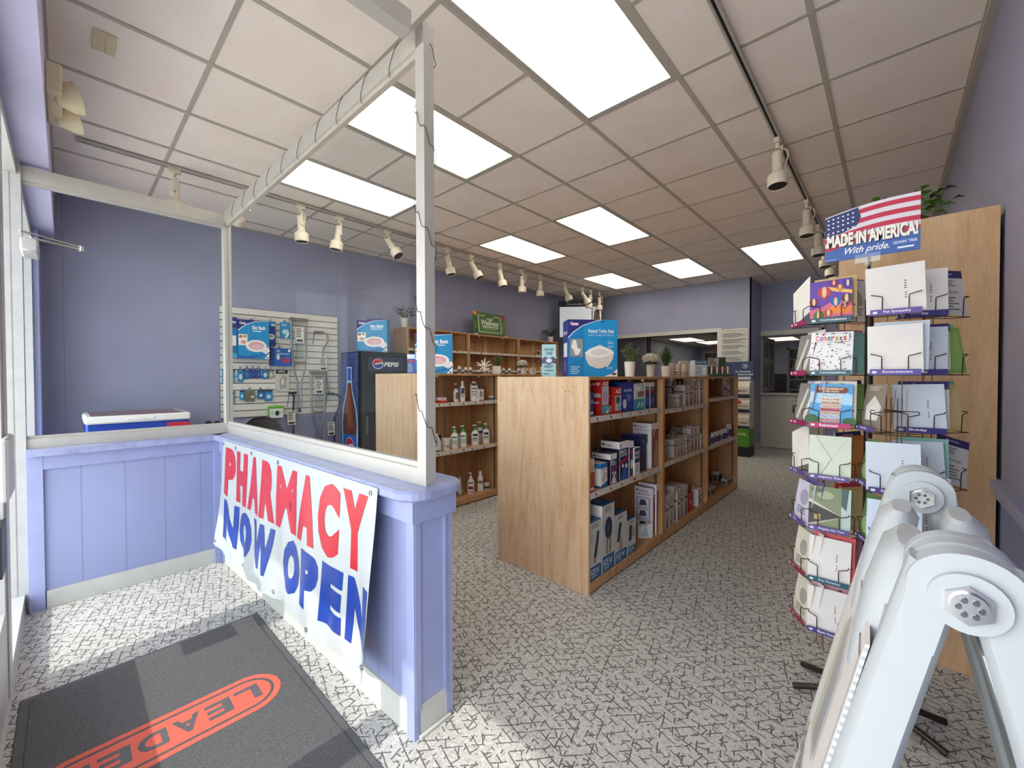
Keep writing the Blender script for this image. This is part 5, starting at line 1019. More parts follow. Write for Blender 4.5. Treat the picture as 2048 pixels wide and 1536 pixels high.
bottle('white green-pump bottle with navy oval, right of the pair, middle lotion shelf', 972, X1, z2, .22, .042, '#E6E4DC', '#3F9A4A', [(.6, .76, -38, 38, '#26304E'), (.40, .5, -40, 40, '#5E9A52')] + TXT('#7A8A7A'))
bottle('pale blue standing tube at the right of the middle lotion shelf', 981, X1 - .04, z2, .17, .026, '#8CB4D4', '#8CB4D4', [(.3, .7, -40, 40, '#DCE6EE')], 'tube')
bottle('clear perfume-like bottle with tan cap, bottom lotion shelf', 919, X1, z3, .20, .026, '#8E847A', '#C8B8A0', [(.2, .5, -50, 50, '#C8C4BC')], 'cap')
bottle('white pump bottle with crimson label, bottom lotion shelf', 941, X1, z3, .225, .038, '#E4E0D8', '#E4E0DA', [(.3, .48, -40, 40, '#8E2038'), (.66, .76, -40, 40, '#5A6072'), (.1, .16, -40, 40, '#8A8A90')])
bottle('wasp-waisted white bottle, bottom lotion shelf', 960, X1, z3, .215, .034, '#E8E4DE', '#F0EEEA', [(.5, .64, -30, 30, '#5A4A48')], 'wasp')
bottle('small dark-banded jar between two white bottles, bottom lotion shelf', 973, X1, z3, .065, .033, '#C8C4BC', '#D8D4CC', [(.3, .9, -60, 60, '#4A5848')], 'jar')
bottle('white pump bottle with olive label beside the aisle end panel, bottom lotion shelf', 988, X1, z3, .23, .038, '#E4E2DA', '#D8D8D2', [(.35, .5, -40, 40, '#8A8648'), (.62, .76, -40, 40, '#3A4456')])
# ---- things on top of the lotion row
ZT = 1.3405; XT = -3.45
names = {903: 'hidden partly by the sitz bath box', 919: 'dark-labelled, second from the sitz bath box', 932: 'slim, third from the sitz bath box', 941: 'just before the white star', 970: 'squat, behind the white star', 977: 'squat, between star and potted heather', 1007: 'green-labelled, right of the potted heather', 1019: 'second one right of the potted heather', 1038: 'left of the white flower pot', 1054: 'right of the white flower pot'}
for u, l in names.items():
    vial('small white pill bottle on the lotion row, ' + l, u, ZT, .075 if u != 919 else .085, '#D8D4CC', 0, '#E4E0DA', '#5A6A5E' if u in (1007, 1019) else '#6A6660', .02, XT, 'pill_bottle', 'small pill bottles on the lotion row top')
ya = onx(1061, 745, XT).y; carton('carton_box', 'tiny white carton right of the white flower pot on the lotion row', 'box', (XT, ya + .04, ZT), R90, .07, .05, .085, '#D0CCC4', {'F': [('l', .2, .8, .2, .9, 5, '#6A6A6E')]})
ya = onx(826, 745, -3.40).y; carton('carton_box', 'slim navy and white box just left of the tall post, on the lotion row', 'box', (-3.42, ya, ZT), YAW, .075, .05, .19, '#2A4898', {'F': [('r', 0, .75, 1, .97, '#DDE4F0'), ('e', .55, .62, .35, .07, '#C8304A'), ('l', .1, .9, .05, .5, 8, '#8CA0D0')]})
# white jack star
r = empty('star_ornament', (XT + .05, onx(962, 745, XT).y, ZT), .4, 'white spiky star ornament on the lotion row', 'ornament')
q = MB(); c0 = Vector((0, 0, .085))
for i, d in enumerate([(1, 0, .25), (-1, .1, .2), (0, 1, .15), (.1, -1, .2), (.6, .6, .8), (-.6, .5, .9), (.5, -.7, -.75), (-.6, -.6, -.7), (.1, .1, 1), (.75, .3, -.85), (-.4, .7, -.85), (-.9, -.4, .55), (.8, -.5, .6)]):
    dv = Vector(d).normalized() * .095
    if (c0 + dv).z < .004: dv *= (.083 / abs(dv.z)) if abs(dv.z) > .083 else 1
    q.tube([c0, c0 + dv], [.011, .005], M_WHITE, 6)
q.build('spikes', r)
# plants
def plant(label, loc, kind, pot_h=.095, pot_r=.04, leaf=M_LEAF, spread=.1, height=.12, group='potted plants', n=60, square=False, potc=None, seed=1):
    rnd = random.Random(seed); r = empty('potted_plant', loc, rnd.random(), label, 'plant', group)
    pm = potc or mat('#DAD4CA', .5, 0, .04, 20, name='ceramic_pot'); q = MB()
    if square: q.box(-pot_r, pot_r, -pot_r, pot_r, 0, pot_h, pm, .004); q.box(-pot_r + .006, pot_r - .006, -pot_r + .006, pot_r - .006, pot_h - .002, pot_h + .001, P('#3A3028'))
    else: q.lathe([(pot_r * .82, 0), (pot_r, pot_h), (pot_r * .92, pot_h), (pot_r * .9, pot_h - .01), (0, pot_h - .01)], pm, 24)
    q.build('pot', r); q = MB()
    def leafq(p, d, L, W, m, droop=.3):
        d = d.normalized(); s_ = d.cross(Vector((0, 0, 1)));
        if s_.length < .05: s_ = Vector((1, 0, 0))
        s_.normalize(); a = p; b = p + d * L * .5; c = p + d * L - Vector((0, 0, droop * L)); up = s_.cross(d) * W * .18
        q.raw([a, b - s_ * W / 2 + up, c, b + s_ * W / 2 + up, b], [(0, 4, 1), (1, 4, 2), (4, 3, 2), (0, 3, 4)], m, True)
    for i in range(n):
        a = rnd.uniform(0, 6.283); base = Vector((pot_r * .5 * math.cos(a) * rnd.random(), pot_r * .5 * math.sin(a) * rnd.random(), pot_h - .008))
        if kind == 'leafy':
            t = rnd.random(); out = spread * (.3 + .7 * rnd.random()); tip = Vector((out * math.cos(a), out * math.sin(a), pot_h + height * (.25 + .75 * rnd.random())))
            q.tube([base, (base + tip) / 2 + Vector((0, 0, .02)), tip], .0012, leaf, 4); leafq(tip, Vector((math.cos(a), math.sin(a), rnd.uniform(-.2, .5))), .05, .036, leaf if t < .6 else M_LEAFD, .2)
        elif kind == 'grass':
            out = spread * rnd.random(); tip = Vector((out * math.cos(a), out * math.sin(a), pot_h + height * (.55 + .45 * rnd.random()) * (1 - .4 * out / spread)))
            mid_ = base + (tip - base) * .5 + Vector((0, 0, .015)); q.tube([base, mid_, tip], [.0015, .0013, .0006], leaf, 4)
            for k in range(7):
                p = base + (tip - base) * (.3 + .1 * k); aa = rnd.uniform(0, 6.28); leafq(p, Vector((math.cos(aa), math.sin(aa), .9)),   .026, .008, leaf if rnd.random() < .6 else M_SAGE, 0)
        elif kind == 'flower':
            th = rnd.uniform(0, 2.2); rr = spread * (.42 + .1 * rnd.random()); p = Vector((rr * 1.2 * math.sin(th) * math.cos(a), rr * 1.2 * math.sin(th) * math.sin(a), pot_h + .035 + rr * .8 * math.cos(th)))
            for k in range(4): aa = k * 1.57 + rnd.random(); leafq(p, Vector((math.cos(aa) * .8, math.sin(aa) * .8, .7)) + (p - Vector((0, 0, pot_h))).normalized() * .5, .026, .026, mat('#EDE8DC', .6, 0, .05, 40, name='white_petal'), .1)
            if i % 8 == 0: leafq(Vector((0, 0, pot_h)), Vector((math.cos(a), math.sin(a), .2)), .1, .035, M_LEAFD, .3)
    o = q.build('foliage', r); o['kind'] = 'stuff'; return r
TYG = 'artificial potted plants on the shelf tops'
plant('grey green heather plant in a square white pot on the lotion row', (XT, onx(993, 745, XT).y, ZT), 'grass', .095, .045, M_SAGE, .10, .16, TYG, 55, True, seed=2)
plant('white hydrangea in a white pot on the lotion row', (XT, onx(1045, 745, XT).y, ZT), 'flower', .09, .042, M_LEAFD, .10, .1, TYG, 150, True, seed=3)
plant('green grassy plant peeking behind the aqua leaflet on the lotion row', (XT, onx(1087, 745, XT).y, ZT), 'grass', .1, .045, M_SAGE, .09, .17, TYG, 40, seed=4)
plant('leafy green plant in a white pot on the wall shelves beside the tall post', (-5.0, onx(808, 650, -5.0).y, 2.0), 'leafy', .13, .05, M_LEAF, .13, .15, TYG, 60, seed=5)
plant('dark leafy plant in a small white pot on the wall shelves above the aqua leaflet', (-5.0, onx(1108, 682, -5.0).y - .12, 2.0), 'leafy', .11, .06, M_LEAFD, .16, .17, TYG, 60, seed=6)
plant('green heather plant in a white pot right beside the toilet seat box', (-1.5, onx(1256, 747, -1.5).y + .03, 1.3055), 'grass', .115, .043, M_SAGE, .075, .17, TYG, 90, seed=7)
plant('white rose bunch in a white pot in the middle of the aisle row top', (-1.5, onx(1301, 747, -1.5).y, 1.3055), 'flower', .105, .036, M_LEAFD, .10, .1, TYG, 150, seed=8)
plant('pointed green plant in a white pot next to the three jars', (-1.5, onx(1332, 747, -1.5).y, 1.3055), 'grass', .095, .043, M_LEAF, .07, .22, TYG, 80, seed=9)
plant('trailing green vine plant spilling over the tall cabinet top', (.05, 2.82, 2.0155), 'leafy', .05, .08, mat('#4F8A34', .5, 0, .3, 40, name='bright_leaf'), .16, .11, TYG, 90, potc=P('#4A5A3A'), seed=10)
# three jars
for i, u in enumerate((1343, 1355, 1368)):
    y = onx(u, 747, -1.52).y
    bottle(['cream jar nearest the pointed plant, of three on the aisle row', 'middle cream jar of three on the aisle row', 'cream jar furthest from the pointed plant, of three on the aisle row'][i], u, -1.52, 1.3055, .125, .036, '#BFB3A4', '#C9BEB0', [(.15, .55, -60, 60, '#8A7466'), (.3, .4, -30, 30, '#E0D8CC')], 'jar', 'cream_jar', 'jar', 'cream jars on the aisle row top', y=y)
# countertop displays at the far end
y = onx(1388, 747, -1.52).y
q = MB(); q.prism([(-.07, 0), (.07, 0), (.07, .11), (.03, .17), (-.05, .17), (-.07, .1)], -.02, .02, P('#B8B0A2'), 'y'); q.decal((-.07, -.0201, 0), (.14, 0, 0), (0, 0, .17), [('e', .3, .7, .1, .08, '#6A6A66'), ('e', .6, .7, .1, .08, '#7A7A72'), ('e', .3, .4, .1, .08, '#5A5A58'), ('e', .6, .4, .1, .08, '#6A625A')])
o = q.build('display_card'); o.location = (-1.62, y, 1.3055); o.rotation_euler = (0, 0, YAW); tag(o, 'slanted grey display card behind the pale blue shower box', 'display card')
bigbox('display_box', 'pale blue and white boxed shower head display on the aisle row', 1390, 1415, 4.15, 1.3055, .165, .12, '#B8C4CC', {'F': [('r', 0, .72, 1, 1, '#3E6A88'), ('t', 'Sport Prod', .1, .9, .8, .92, '#C8DCE8'), ('e', .18, .5, .07, .06, '#8A969C'), ('e', .38, .5, .07, .06, '#8A969C'), ('e', .18, .28, .07, .06, '#8A969C'), ('e', .38, .28, .07, .06, '#8A969C'), ('r', .6, .1, .85, .55, '#E0E6EA')], 'R': [('r', 0, 0, 1, 1, '#26303E')]}, YAW)
r = empty('counter_display', (-1.55, onx(1438, 750, -1.55).y, 1.3055), YAW, 'dark green clear counter display holding small tubes at the aisle row end', 'display')
q = MB(); q.box(-.13, .13, -.08, .08, 0, .035, P('#3E5648'), .003); q.prism([(-.13, .035), (.13, .035), (.115, .24), (-.115, .24)], .07, .08, P('#3A5244'), 'y'); q.decal((-.10, .0695, .13), (.13, 0, 0), (0, 0, .1), [('r', 0, 0, 1, 1, '#B8B4AC'), ('l', .1, .9, .1, .9, 4, '#4A4A4A')]); q.build('display_tray', r)
for i in range(7): q = MB(); q.lathe([(.010, .036), (.010, .11), (.006, .125)], P(['#D8CCC4', '#7A2A34', '#E4E0DC', '#5A2A4A', '#D8D0C8', '#8A3A2A', '#E0DCD4'][i]), 10, (-.10 + .033 * i, -.02, 0)); q.build('tube', r)
# small red-capped bottle on the wall shelf
bottle('small red-capped bottle alone on the upper wall shelf', 1076, -4.97, 1.7105, .14, .035, '#CFC4BC', '#A83038', [(.2, .8, -50, 50, '#4A3A3A')], 'cap', 'pill_bottle', 'bottle', None, 1, y=onx(1076, 705, -4.97).y)
# ================================================================== BACK OF THE SHOP
o = bigbox('wall_screen', 'wall-mounted television screen in the far corner behind the spotlights', 1117, 1206, 8.25, 1.93, .90, .06, '#15161A', {'F': [('t', 'Downsville Pharmacy', .2, .84, .905, .945, '#D0D4DC'), ('r', .03, .20, .74, .87, emit('screen_pale', '#9FA6B4', .42)), ('r', .76, .20, .95, .87, emit('screen_side', '#8FA0A6', .38)), ('p', [(.78, .58), (.93, .58), (.9, .8), (.86, .84), (.8, .76)], '#5A4032'), ('e', .84, .74, .03, .05, '#8A6A54'), ('r', .78, .48, .93, .52, '#3A4450')]}, YAW - .10); o['category'] = 'screen'
# printed notice by the pharmacy window
q = MB(); q.prism([(-2.20, by(-2.2) - .012), (-1.79, by(-1.79) - .012), (-1.79, by(-1.79) - .004), (-2.20, by(-2.2) - .004)], 1.54, 2.14, P('#C9C5BC'), 'z')
q.decal((-2.20, by(-2.2) - .0125, 1.54), (.41, .016, 0), (0, 0, .60), [('t', 'NOTICE OF PRIVACY PRACTICES', .12, .9, .92, .945, '#4A4A4C')] + [('l', .05, .95, .06 + .17 * k, .19 + .17 * k, 5, '#6E6C6A') for k in range(5)])
tag(q.build('notice_poster'), 'large printed notice sheet taped on the wall right of the pharmacy window', 'notice')
# floor display of supplements
r = empty('floor_display', (-1.90, 7.62, 0), 0, 'tall cardboard floor display with navy header and green base at the aisle end', 'display stand')
q = MB(); q.box(-.24, .24, -.16, .16, 0, .16, P('#15171C')); q.box(-.23, .23, -.15, .15, .16, .46, P('#4E8A1C')); q.decal((-.23, -.1505, .16), (.46, 0, 0), (0, 0, .3), [('t', 'MORE', .6, .9, .62, .76, '#DDE8C8')]); q.build('base', r)
for k, (z0, z1_, c, itx) in enumerate(((.46, .74, '#C8C2B4', 'The Name'), (.74, .98, '#CFC8B8', 'FOCUS'), (.98, 1.24, '#D2CCC0', 'MEMORY'))):
    q = MB(); q.prism([(-.15, z0), (.15, z0), (.15, z1_), (-.13, z1_ - .03)][::1] if False else [(-.15, z0), (.15, z0), (.15, z1_), (-.11, z1_ - .02), (-.15, z1_ - .1)], -.23, .23, P(c), 'x')
    q.decal((-.23, -.1505, z0), (.46, 0, 0), (0, 0, z1_ - z0), [('r', 0, .0, 1, .16, '#1E2A4E'), ('t', itx, .5, .95, .28, .42, '#2A2E3E', .02)] + ([('e', .62, .62, .14, .14, '#B82A34')] if k == 1 else [('e', .5, .5, .01, .01, '#2A2E3E')])); q.build('tray', r)
q = MB(); q.box(-.24, .24, .10, .14, 1.24, 1.56, P('#26345E')); q.decal((-.24, .0995, 1.24), (.48, 0, 0), (0, 0, .32), [('e', .72, .76, .09, .13, '#AAB0BC'), ('e', .72, .76, .07, .10, '#26345E'), ('e', .73, .76, .04, .055, '#AAB0BC'), ('t', '#1 Pharmacist', .42, .9, .42, .52, '#D8DCE4', .02), ('t', 'Recommended', .5, .97, .28, .38, '#D8DCE4', .02), ('r', .5, .05, .9, .2, '#B8BCC0')]); q.build('header_card', r)
# half door
d2 = empty('door_2', (0, 0, 0)); d2['kind'] = 'structure'
M_DOOR = mat('#BDB9B0', .45, 0, .04, 8, name='door_paint')
q = MB()
for x0, x1, z0, z1_ in ((-1.86, -1.79, 0, 2.14), (-.87, -.80, 0, 2.14), (-1.86, -.80, 2.06, 2.14)): q.box(x0, x1, 8.735, 8.88, z0, z1_, M_DOOR)
q.build('door_frame', d2)
q = MB(); q.box(-1.785, -.875, 8.765, 8.805, .01, .98, M_DOOR)
for x0, x1 in ((-1.64, -1.38), (-1.27, -1.01)): 
    for z0, z1_ in ((.12, .38), (.46, .86)):
        q.box(x0, x1, 8.757, 8.766, z0, z1_, M_DOOR, .006); q.box(x0 + .03, x1 - .03, 8.752, 8.758, z0 + .03, z1_ - .03, M_DOOR, .004)
q.box(-1.79, -.87, 8.70, 8.84, .98, 1.01, M_DOOR); q.build('lower_leaf', d2)
q = MB(); q.M = Matrix.Translation((-1.785, 8.83, 0)) @ Matrix.Rotation(math.radians(87), 4, 'Z')
q.box(0, .88, -.018, .018, 1.02, 2.05, M_DOOR)
for x0 in (.10, .48):
    for z0, z1_ in ((1.1, 1.55), (1.65, 1.95)): q.box(x0, x0 + .28, -.024, -.017, z0, z1_, mat('#8F8C86', .5), .005)
q.build('upper_leaf', d2)
xs = ony(1600, 838, 8.75).x
q = MB(); q.prism([(-.11 * math.cos(a), .11 * math.sin(a)) for a in [math.pi / 8 + math.pi / 4 * i for i in range(8)]], 0, .004, P('#2A2C34'), 'y'); q.decal((-.11, -.0003, -.11), (.22, 0, 0), (0, 0, .22), [('t', 'STOP', .14, .86, .52, .72, '#C8C8C8', .03), ('l', .2, .8, .2, .45, 3, '#9A9A9A')])
o = q.build('stop_sign'); o.location = (xs - .01, 8.744, .72); tag(o, 'dark octagonal STOP sign on the white half door', 'sign')
q = MB(); q.box(-.14, .14, 0, .003, -.045, .055, P('#C4C0B8')); q.decal((-.14, -.0002, -.045), (.28, 0, 0), (0, 0, .1), [('t', 'Pharmacy', .2, .8, .58, .88, '#4A4640'), ('t', 'Consultation', .08, .92, .12, .42, '#4A4640')])
o = q.build('door_sign'); o.location = (xs + .0, 8.748, .955 - .06); tag(o, 'small sign reading Pharmacy Consultation on the half door', 'sign')
# behind the openings
lens2 = emit('pharmacy_lens', '#FFF6D8', 1.6)
def plight(l, pts_, z=2.41):
    c_ = sum((onz(u, v, z) for u, v in pts_), Vector()) / len(pts_); q = MB(); q.box(-.3, .3, -.6, .6, -.004, .008, lens2); q.box(-.32, .32, -.62, .62, .002, .03, M_ALU)
    o = q.build('ceiling_light'); o.location = (c_.x, c_.y, z); tag(o, l, 'ceiling light', 'pharmacy ceiling lights')
plight('bright ceiling light panel inside the pharmacy window, left one', ((1340, 678), (1380, 672), (1408, 682), (1370, 686)))
plight('bright ceiling light panel behind the printed notice edge, in the pharmacy', ((1400, 687), (1450, 684)))
plight('bright ceiling light panel seen above the half door', ((1545, 678), (1590, 678)))
plight('ceiling light panel deep in the pharmacy left end', ((1225, 681), (1262, 682)))
a = ony(1405, 703, 11.5); b_ = ony(1470, 703, 11.5)
r = empty('medicine_shelf', ((a.x + b_.x) / 2, 11.6, 0), 0, 'pale medicine shelf seen through the pharmacy window', 'shelf')
q = MB(); w_ = (b_.x - a.x) / 2; q.box(-w_, w_, -.02, .3, a.z - .05, a.z, M_DOOR); q.box(-w_, -w_ + .04, -.02, .3, 0, a.z, M_DOOR); q.box(w_ - .04, w_, -.02, .3, 0, a.z, M_DOOR); q.box(-w_, w_, .28, .3, 0, a.z, P('#8A8676'))
for zs in (.3, .7, 1.1, 1.5): q.box(-w_, w_, -.02, .3, zs, zs + .03, M_DOOR)
q.build('shelf_frame', r)
for k in range(14):
    q = MB(); zs = (1.13, 1.53)[k % 2]; x_ = -w_ + .08 + (k // 2) * .085; q.box(x_, x_ + .06, 0, .08, zs, zs + .1 + .03 * (k % 3), P(['#D8D4CC', '#B8C4CC', '#C8B8A8'][k % 3])); o = q.build('medicine_box'); o.location = r.location; tag(o, 'small pale medicine box on the shelf seen through the pharmacy window', 'box', 'medicine boxes behind the pharmacy window')
plant('tiny plant in an orange pot on the medicine shelf', (ony(1426, 700, 11.6).x, 11.7, a.z), 'leafy', .15, .07, M_LEAF, .08, .1, 'pharmacy plants', 24, potc=P('#C87850'), seed=12)
q = MB(); a = ony(1297, 700, 9.0)
for dx in (-.03, .02): q.tube([(a.x + dx, 9.0, 2.4), (a.x + dx + .04, 9.0, .9)], .018, mat('#3A2A26', .5), 6)
tag(q.build('support_pole'), 'dark slim pole pair inside the pharmacy behind the window', 'pole')
a = ony(1574, 695, 12.0); b_ = ony(1612, 785, 12.0)
r = empty('cup_shelf', ((a.x + b_.x) / 2, 12.0, 0), 0, 'white open shelf with cups seen above the half door', 'shelf')
w_ = .42; q = MB(); q.box(-w_, -w_ + .05, 0, .3, 0, a.z, M_DOOR); q.box(w_ - .05, w_, 0, .3, 0, a.z, M_DOOR); q.box(-w_, w_, .28, .3, 0, a.z, P('#77736A')); q.box(-w_, w_, 0, .3, a.z - .05, a.z, M_DOOR)
for k in range(4): zs = a.z - .05 - .25 * (k + 1); q.box(-w_, w_, 0, .3, zs, zs + .03, M_DOOR)
q.build('shelf_frame', r); r.location.x = a.x + w_
for k in range(6):
    zs = a.z - .05 - .25 * (2 + k // 2) + .03; q = MB(); q.lathe([(.04, 0), (.045, .1), (.04, .1)], P('#BFBBB0'), 12); o = q.build('cup'); o.location = (a.x + .14 + .16 * (k % 2) + .05 * (k // 2), 12.12, zs); tag(o, 'small pale cup on the white shelf seen above the half door', 'cup', 'cups seen above the half door')
a = ony(1534, 748, 12.3); b_ = ony(1573, 790, 12.3)
q = MB()
for k in range(8): zs = a.z - .07 * (k + 1); q.box(a.x - .1, b_.x, 12.3, 12.34, zs, zs + .045, P('#4A3C34'))
q.box(a.x - .1, b_.x, 12.34, 12.4, 0, a.z, P('#2E2622')); q.box(b_.x, b_.x + .1, 12.28, 12.4, 0, a.z, P('#6A4E38'))
tag(q.build('louvre_screen'), 'dark brown louvred screen behind the half door', 'screen')
# ================================================================== CARD SPINNER
SXC, SYC = -.085, 2.20
M_WIRE = mat('#3A2F2A', .4, .5, .1, 30, name='bronze_wire'); M_WIREL = mat('#8A6A4E', .35, .6, .1, 30, name='bright_bronze_wire')
rk = empty('card_rack', (SXC, SYC, 0), 0, 'dark wire greeting card spinner rack in front of the tall cabinet', 'card rack')
def K(): q = MB(); q.M = Matrix.Translation((-SXC, -SYC, 0)); return q
q = K(); q.tube([(-.062, 2.12, .12), (-.062, 2.12, 1.60)], .013, M_WIRE, 12); q.tube([(-.062, 2.12, 1.60), (-.062, 2.03, 1.76)], .005, M_WIRE, 8); q.build('pole', rk)
for ang in (200, 335, 20, 155):
    a = math.radians(ang); q = K(); d = Vector((math.cos(a), math.sin(a), 0)); q.tube([Vector((-.062, 2.12, .16)), Vector((-.062, 2.12, .05)) + d * .08, Vector((-.062, 2.12, .014)) + d * .24], [.012, .012, .012], M_WIRE, 10); q.build('foot', rk)
ZT_ = [1.512 - .2045 * k for k in range(7)]
# columns: name, centre x, y, facing angle (0 = faces the entrance), tiers used
CW, CHh = .132, .165
COLS = {'left front column': (-.173, 2.035, 0.0, range(7)), 'left outer side': (-.262, 2.09, -1.02, range(7)), 'inner left column': (-.098, 2.10, .98, range(7)),
        'right front column': (.011, 1.925, 0.0, range(5)), 'inner right column': (-.062 + .018, 2.0, -1.12, range(2, 6)), 'second right column': (.078, 2.06, .12, range(5)), 'right outer side': (.148, 2.13, .85, range(5))}
STRIP = {'left front column': [('Congratulations', '#1E5A5E'), ('Congratulations', '#1E5A5E'), ('Retirement', '#B81E5E'), ('Inspiring Words', '#5A4A8A'), ('Praying for You', '#5E4A94'), ('Any Occasion', '#1E5A6A'), ('Blank Notecards', '#463A80')],
         'right front column': [('Pet Sympathy', '#604A94'), ('Encouragement', '#5A4A94'), None, ('Encouragement', '#3A2C6E'), ('Love', '#3A2C6E')],
         'second right column': [('Birthday', '#2A2270')] * 5, 'left outer side': [('Baby', '#98245A')] * 3 + [('Words', '#5A4A8A')] * 2 + [('Any', '#8A2A4A')] * 2, 'inner right column': [None, None, ('Sympathy', '#5A4A8A'), ('Words', '#5A4A8A'), ('Thank you', '#3A3A70'), ('Thank you', '#3A3A70')]}
def env(bk='#E4E0DA', mark=True): return bk, ([('t', 'The Illustrated CO.', .0, .0, 0, 0, '#888')] if False else []) + ([('p', [(.66 + .012 * math.sin(i), .28 + .05 * i), (.70, .28 + .05 * i), (.70, .305 + .05 * i), (.66, .31 + .05 * i)], '#8A8680') for i in range(8) if i != 3] if mark else [])
def card_art(k):
    if k == 'env': return env()
    if k == 'envblue': return env('#CBD4DE')
    if k == 'envplain': return env('#E6E2DC', False)
    if k == 'balloons':
        it = [('r', 0, 0, 1, 1, '#6A4CA8'), ('p', [(0, .1), (1, .1), (1, .42), (.6, .5), (.3, .36), (0, .3)], '#D8708A'), ('p', [(.3, .2), (.9, .15), (1, .3), (.6, .38)], '#F08A38'), ('p', [(.4, .85), (1, .7), (1, .62), (.55, .72)], '#F0C070')]
        for x, y, s, c in ((.35, .72, .16, '#C84A3E'), (.1, .5, .11, '#8A2A34'), (.62, .46, .12, '#2A6AB8'), (.9, .88, .10, '#3A3AA0'), (.87, .52, .12, '#5A4A3A'), (.22, .16, .13, '#5A7A2A'), (.45, .2, .1, '#B84A2A'), (.72, .8, .08, '#C8682A'), (.58, .92, .08, '#A82A3A'), (.83, .36, .08, '#8A4A6A')):
            it += [('e', x, y, s, s * .85, c), ('e', x, y, s * .35, s * .85, '#E8C8A0'), ('p', [(x - s * .3, y - s * .8), (x + s * .3, y - s * .8), (x, y - s * 1.5)], c)]
        return '#6A4CA8', it
    if k == 'congrats':
        rn = random.Random(3); it = [('e', rn.uniform(.03, .97), rn.uniform(.03, .97), .014, .012, rn.choice(['#3A3A42', '#8A2A3A', '#3A4A5A', '#5A5A60'])) for i in range(120)]
        it += [('r', .1, .76, .9, .93, '#F0EEEC')] + [('t', ch, .12 + .093 * i, .20 + .093 * i, .78 + (.0 if i else 0), .88 + .02 * (i == 0), c, .03) for i, (ch, c) in enumerate(zip('Congrats', ['#C83A2E', '#8A4A9A', '#D8702A', '#3A7A8A', '#A83A5A', '#D8902A', '#3A6A8A', '#C85A2E']))]
        for x, y in ((.3, .93), (.74, .74), (.22, .2)): it.append(('p', [(x + (.05 if i % 2 == 0 else .02) * math.cos(i * math.pi / 5), y + (.045 if i % 2 == 0 else .018) * math.sin(i * math.pi / 5)) for i in range(10)], '#B82A3A'))
        return '#F0EEEC', it
    if k == 'retire':
        it = [('r', 0, 0, 1, 1, '#4AA4DC'), ('p', [(0, .55), (1, .5), (1, .75), (.5, .9), (0, .8)], '#A8D4F0'), ('r', 0, 0, 1, .08, '#B89A5A'), ('e', .06, .14, .18, .12, '#2A5A2C'), ('e', .95, .12, .16, .10, '#2A5A2C'), ('p', [(.08, .86), (.16, .78), (.84, .78), (.92, .86), (.84, .93), (.16, .93)], '#7A3A2E'), ('t', 'RETIREMENT', .2, .8, .86, .91, '#F0D8B0', .03), ('t', 'THIS WAY', .3, .7, .80, .845, '#F0D8B0', .03)]
        for i, (s, c) in enumerate((('Wake up smiling', '#D8E4EC'), ('Go for a Walk', '#F0D0B0'), ('READ A BOOK', '#E8B890'), ('Travel the World', '#F0C8A8'), ('Make Memories', '#D85A5A'), ('TAKE NAPS', '#F0C8A0'), ('Visit Family', '#C8D4E8'), ('Do what you like', '#E09A8A'))): y = .68 - i * .083; it += [('r', .26, y, .74, y + .068, c), ('t', s, .29, .71, y + .015, y + .055, '#2A2A3A', .02)]
        return '#4AA4DC', it
    if k == 'greenenv': return '#D2DAC6', [('p', [(.14, 1), (.16, 1), (.56, .46), (.3, .04), (.27, .04), (.53, .46)], '#9AA890'), ('p', [(.56, .48), (.9, .95), (.91, .94), (.57, .46)], '#C0CAB4'), ('p', [(.56, .44), (.95, .06), (.94, .05), (.55, .43)], '#C0CAB4')]
    if k == 'path': return '#5E6A50', [('p', [(0, 0), (1, 0), (1, 1), (0, 1)], '#7C8A66'), ('p', [(0, .62), (.8, .34), (0, .05)], '#2E2A28'), ('p', [(0, .68), (.8, .35), (0, .60)], '#D0C8B8'), ('p', [(0, .08), (.8, .34), (0, .0)], '#B8AE9A'), ('p', [(.78, 0), (1, 0), (1, 1), (.78, 1)], '#B8CCC8'), ('p', [(.78, .6), (.9, .5), (.95, 1), (.78, 1)], '#3A5A5A'), ('e', .4, .8, .2, .1, '#A8B088'), ('e', .2, .9, .16, .06, '#5A6A44'), ('r', .14, .2, .3, .34, '#B89A60')]
    if k == 'butterfly': return '#8E8274', [('p', [(.2, .2), (.8, .2), (.9, .5), (.5, .75), (.15, .5)], '#E0DCD4'), ('e', .5, .35, .25, .15, '#EDEAE4'), ('l', .2, .8, .85, .95, 3, '#C8C0B0')]
    if k == 'garden': return '#6A8A5A', [('e', .3, .3, .25, .2, '#A8C08A'), ('e', .7, .7, .25, .2, '#8AA86A'), ('e', .5, .5, .2, .15, '#E8ECD8'), ('e', .8, .2, .15, .1, '#4A6A3A')]
    if k == 'notice': return '#D0CCC4', [('r', 0, .83, 1, 1, '#2C1E5C'), ('t', 'Birthday', .3, .7, .89, .95, '#C8C0E0')] + [('l', .2, .8, .62, .78, 3, '#7A7672'), ('t', 'OUT OF STOCK', .2, .8, .48, .54, '#4A4846', .02), ('l', .15, .85, .08, .4, 5, '#7A7672')]
    if k == 'green': return '#8CB050', [('r', .1, .1, .9, .9, '#9CC060')]
    if k == 'teal': return '#8CC0B4', [('r', .1, .1, .9, .9, '#9CCCC0')]
    if k == 'orange': return '#C8783A', [('r', .1, .1, .9, .9, '#D08848')]
    if k == 'yellow': return '#D8BC7A', [('r', .1, .1, .9, .9, '#E0C88A')]
    if k == 'pink': return '#C88AA0', [('r', .1, .1, .9, .9, '#D8A0B4')]
    if k == 'purple': return '#7A68A8', [('r', .15, .15, .85, .85, '#9A8CC4')]
    if k == 'lav': return '#D4D0E0', [('e', .5, .6, .25, .2, '#A8A4B8'), ('l', .2, .8, .15, .35, 3, '#7A7890')]
